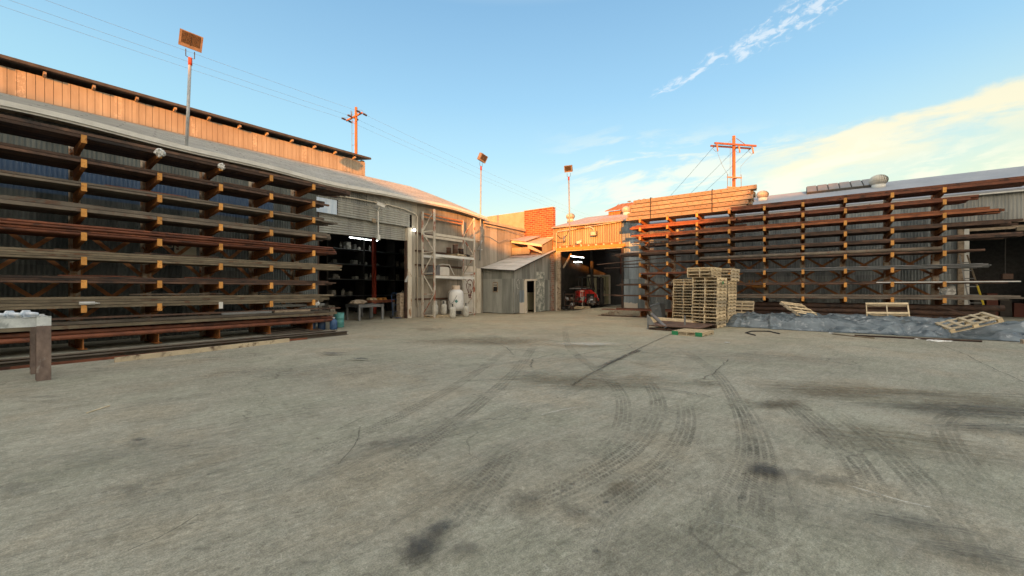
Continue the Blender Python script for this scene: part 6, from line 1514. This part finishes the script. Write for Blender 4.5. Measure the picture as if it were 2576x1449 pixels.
bk = thing('steel_cabinet', 'tall dim cabinet with warm lit top left of the forklift', 'cabinet', (*cam2yard(.155*36, 36), FZ)); bk['label'] = 'tall pale panel standing behind the engine parts in the forklift hall'
mb = MB(); mb.box(-.6, -.2, 0, .3, 0, 3.4); mb.build('side', 'plaster', bk, local=True); mb = MB(); mb.box(-.75, 1.6, -.1, -.02, 3.15, 3.8); mb.build('top_panel', 'plaster', bk, local=True); bk.rotation_euler = (0, 0, fa)
lump('machine_cover', 'black', cy(35, 1425, 735), .9, 'big dark covered machine behind the engine parts', 'machine', 51, sq=(.8, .8, 1.3), am=.2)
# parts on carts and pallets just inside
pq = gp(1447, 781, .2)
Pz = make_pallet(1.22, 1.1, .12); pallet((27.0, 13.0, FZ*.6), (0, 0, R(20)), 'pale pallet under the welded parts just inside the forklift doorway', None, Pz)
def parts_frame(x, y, z, w_, d_, h, seed, label):
    t = thing('parts_cart', label, 'parts cart', (x, y, z)); rr = random.Random(seed)
    mb = MB()
    for a in (-w_/2, w_/2):
        for b2 in (-d_/2, d_/2): mb.beam((x+a, y+b2, z), (x+a, y+b2, z+h), .04, .04)
    for zz in (.25*h, .6*h, h):
        for b2 in (-d_/2, d_/2): mb.beam((x-w_/2, y+b2, z+zz), (x+w_/2, y+b2, z+zz), .04, .04)
        for a in (-w_/2, w_/2): mb.beam((x+a, y-d_/2, z+zz), (x+a, y+d_/2, z+zz), .04, .04)
    mb.build('frame', 'rust_dark', t)
    for k in range(7):
        px_, py_, pz_ = x+rr.uniform(-.4, .4)*w_, y+rr.uniform(-.4, .4)*d_, z+rr.uniform(.1, .8)*h; r = rr.uniform(.05, .12); L = rr.uniform(.15, .4)
        dq = Vector((rr.uniform(-1, 1), rr.uniform(-1, 1), rr.uniform(-.5, .5))).normalized()
        mb = MB(); q = Vector((px_, py_, pz_)); mb.tube([q, q+dq*L], r, 10); mb.tube([q-dq*.03, q], r*1.4, 10); mb.build('machine_part', ['greysteel', 'mill', 'galv', 'rust_dark'][k % 4], t)
parts_frame(27.0, 13.9, FZ*.3, .8, .7, 1.15, 1, 'grey framed cart of machine parts just inside the doorway post')
parts_frame(27.3, 13.15, FZ*.8+.13, .8, .7, 1.1, 2, 'middle cart of machine parts with a pale stand before the forklift')
parts_frame(27.4, 12.3, FZ*.9+.13, .6, .6, .55, 3, 'low rusty parts frame beside the forklift body')
parts_frame(28.4, 13.7, FZ, .9, .9, 1.5, 4, 'dark tall parts cart behind the others at the doorway')
hand_truck(26.6, 14.15, 'dark hand truck with red wheels beside the doorway post', 'dark_steel', .05)
mb = MB(); mb.tube([(26.9, 12.95, FZ), (26.9, 12.95, 1.45)], .02, 6); mb.box(26.75, 27.05, 12.8, 13.1, 1.45, 1.5); single(mb, 'stand', 'cream', 'pale T-topped stand among the machine parts', 'stand', (26.9, 12.95, FZ))
mb = MB(); mb.box(27.6, 28.6, 13.0, 14.4, 1.62, 1.72); single(mb, 'bench_top', 'greysteel', 'long grey slab resting across the tall parts cart', 'slab', (28, 13.7, 1.62))
mb = MB(); mb.beam((26.3, 14.25, 3.2), (26.9, 13.9, 4.3), .06, .12); single(mb, 'brace_timber', 'timber_old', 'slanting timber brace at the top corner of the forklift doorway', 'timber', (26.3, 14.2, 3.2))
# ------------------------------------------------------------------ the open hall at the far right
gm = thing('green_machine', 'green and yellow machine standing in the dark hall by the tarpaulin end', 'machine', (27.5, -9.7, FZ))
MB().prism([(26.9, FZ+.5), (28.6, FZ+.5), (28.6, FZ+1.6), (27.8, FZ+1.75), (27.2, FZ+1.5), (26.9, FZ+1.2)], -10.4, -8.9, 'xz').build('body', 'green_paint', gm)
MB().box(26.86, 26.895, -10.2, -9.6, FZ+.6, FZ+1.15).build('panel', 'yellow', gm)
MB().box(27.2, 28.2, -10.2, -9.0, FZ+1.76, FZ+2.6).build('cab', 'teal', gm)
for x in (27.1, 28.4):
    for y in (-10.2, -9.1): MB().lathe([(.1, -.1), (.25, -.1), (.26, 0), (.25, .1), (.1, .1)], (x, y, FZ+.26), 14, ax='y').build('wheel', 'rubber', gm, smooth=True)
ld = thing('step_ladder', 'ladder with yellow stile leaning by the green machine doorway', 'ladder', (25.6, -7, 0))
pA, pB = Vector((25.45, -6.05, .4)), Vector((25.7, -5.75, 3.1)); off = Vector((-.1, -.42, 0))
MB().beam(pA, pB, .03, .04).build('stile', 'greysteel', ld); MB().beam(pA+off, pB+off*.5, .03, .05).build('stile', 'olive', ld); MB().beam((pA+off).lerp(pB+off*.5, .2)-Vector((.03, 0, 0)), (pA+off).lerp(pB+off*.5, .5)-Vector((.03, 0, 0)), .03, .055).build('yellow_band', 'yellow', ld)
for k in range(7): f = .1+k*.13; MB().beam(pA.lerp(pB, f), (pA+off).lerp(pB+off*.5, f), .03, .04).build('rung', 'greysteel', ld)
hz = thing('chain_hoist', 'small chain hoist hanging in the open doorway by the green machine', 'hoist', (26.6, -7.3, 2.3))
MB().tube([(26.6, -7.3, 2.25), (26.6, -7.3, 4.3)], .012, 5).build('chain', 'dark_steel', hz); MB().box(26.5, 26.7, -7.5, -7.2, 2.05, 2.28).build('hoist_body', 'rust_dark', hz)
for i in range(8):
    y = -7.0-i*.42; mb = MB(); hh = rnd.uniform(.4, 1.3); mb.hexa([(28.5, y-.2, FZ), (29.2, y-.2, FZ), (29.2, y+.18, FZ), (28.5, y+.18, FZ), (28.55, y-.18, FZ+hh), (29.1, y-.18, FZ+hh), (29.1, y+.15, FZ+hh), (28.55, y+.15, FZ+hh)])
    single(mb, 'crate', 'inner_red' if i % 2 else 'inner', 'dim crate standing in the dark hall behind the ladder', 'crate', (28.8, y, FZ), 'crates in the dark hall')
mb = MB(); mb.box(26.0, 26.08, 8.5-.0, 8.62, 2.6, 2.8) if False else mb.box(25.95, 26.03, 5.9, 6.35, 2.62, 2.85); single(mb, 'number_plate', 'paper', 'small white plate marked 63 on the wall behind the rack', 'sign', (26, 6.1, 2.7))
o = [x for x in bpy.data.objects if x.name.startswith('number_plate')][0]
text('63', 'tarpaper', o, (25.94, 6.13, 2.66), .2, (R(90), 0, R(-90)))
orc = thing('orange_crate', 'bright orange crate behind the lower arms beside the pallet stack', 'crate', (25.3, 1.9, 1.9)); MB().box(25.2, 25.6, 1.5, 2.3, 1.7, 1.98).build('body', 'tip_orange', orc)
mb = MB(); [mb.box(25.17, 25.195, 1.55+i*.15, 1.62+i*.15, 1.98, 2.1) for i in range(5)]; mb.build('slat', 'tip_orange', orc)
mb = MB(); mb.box(25.1, 25.7, 1.4, 2.4, 1.62, 1.695); single(mb, 'shelf_plank', 'timber_old', 'plank under the bright orange crate behind the rack arms', 'plank', (25.3, 1.9, 1.65))
# anything still sharing a label with its source gets checked by the report
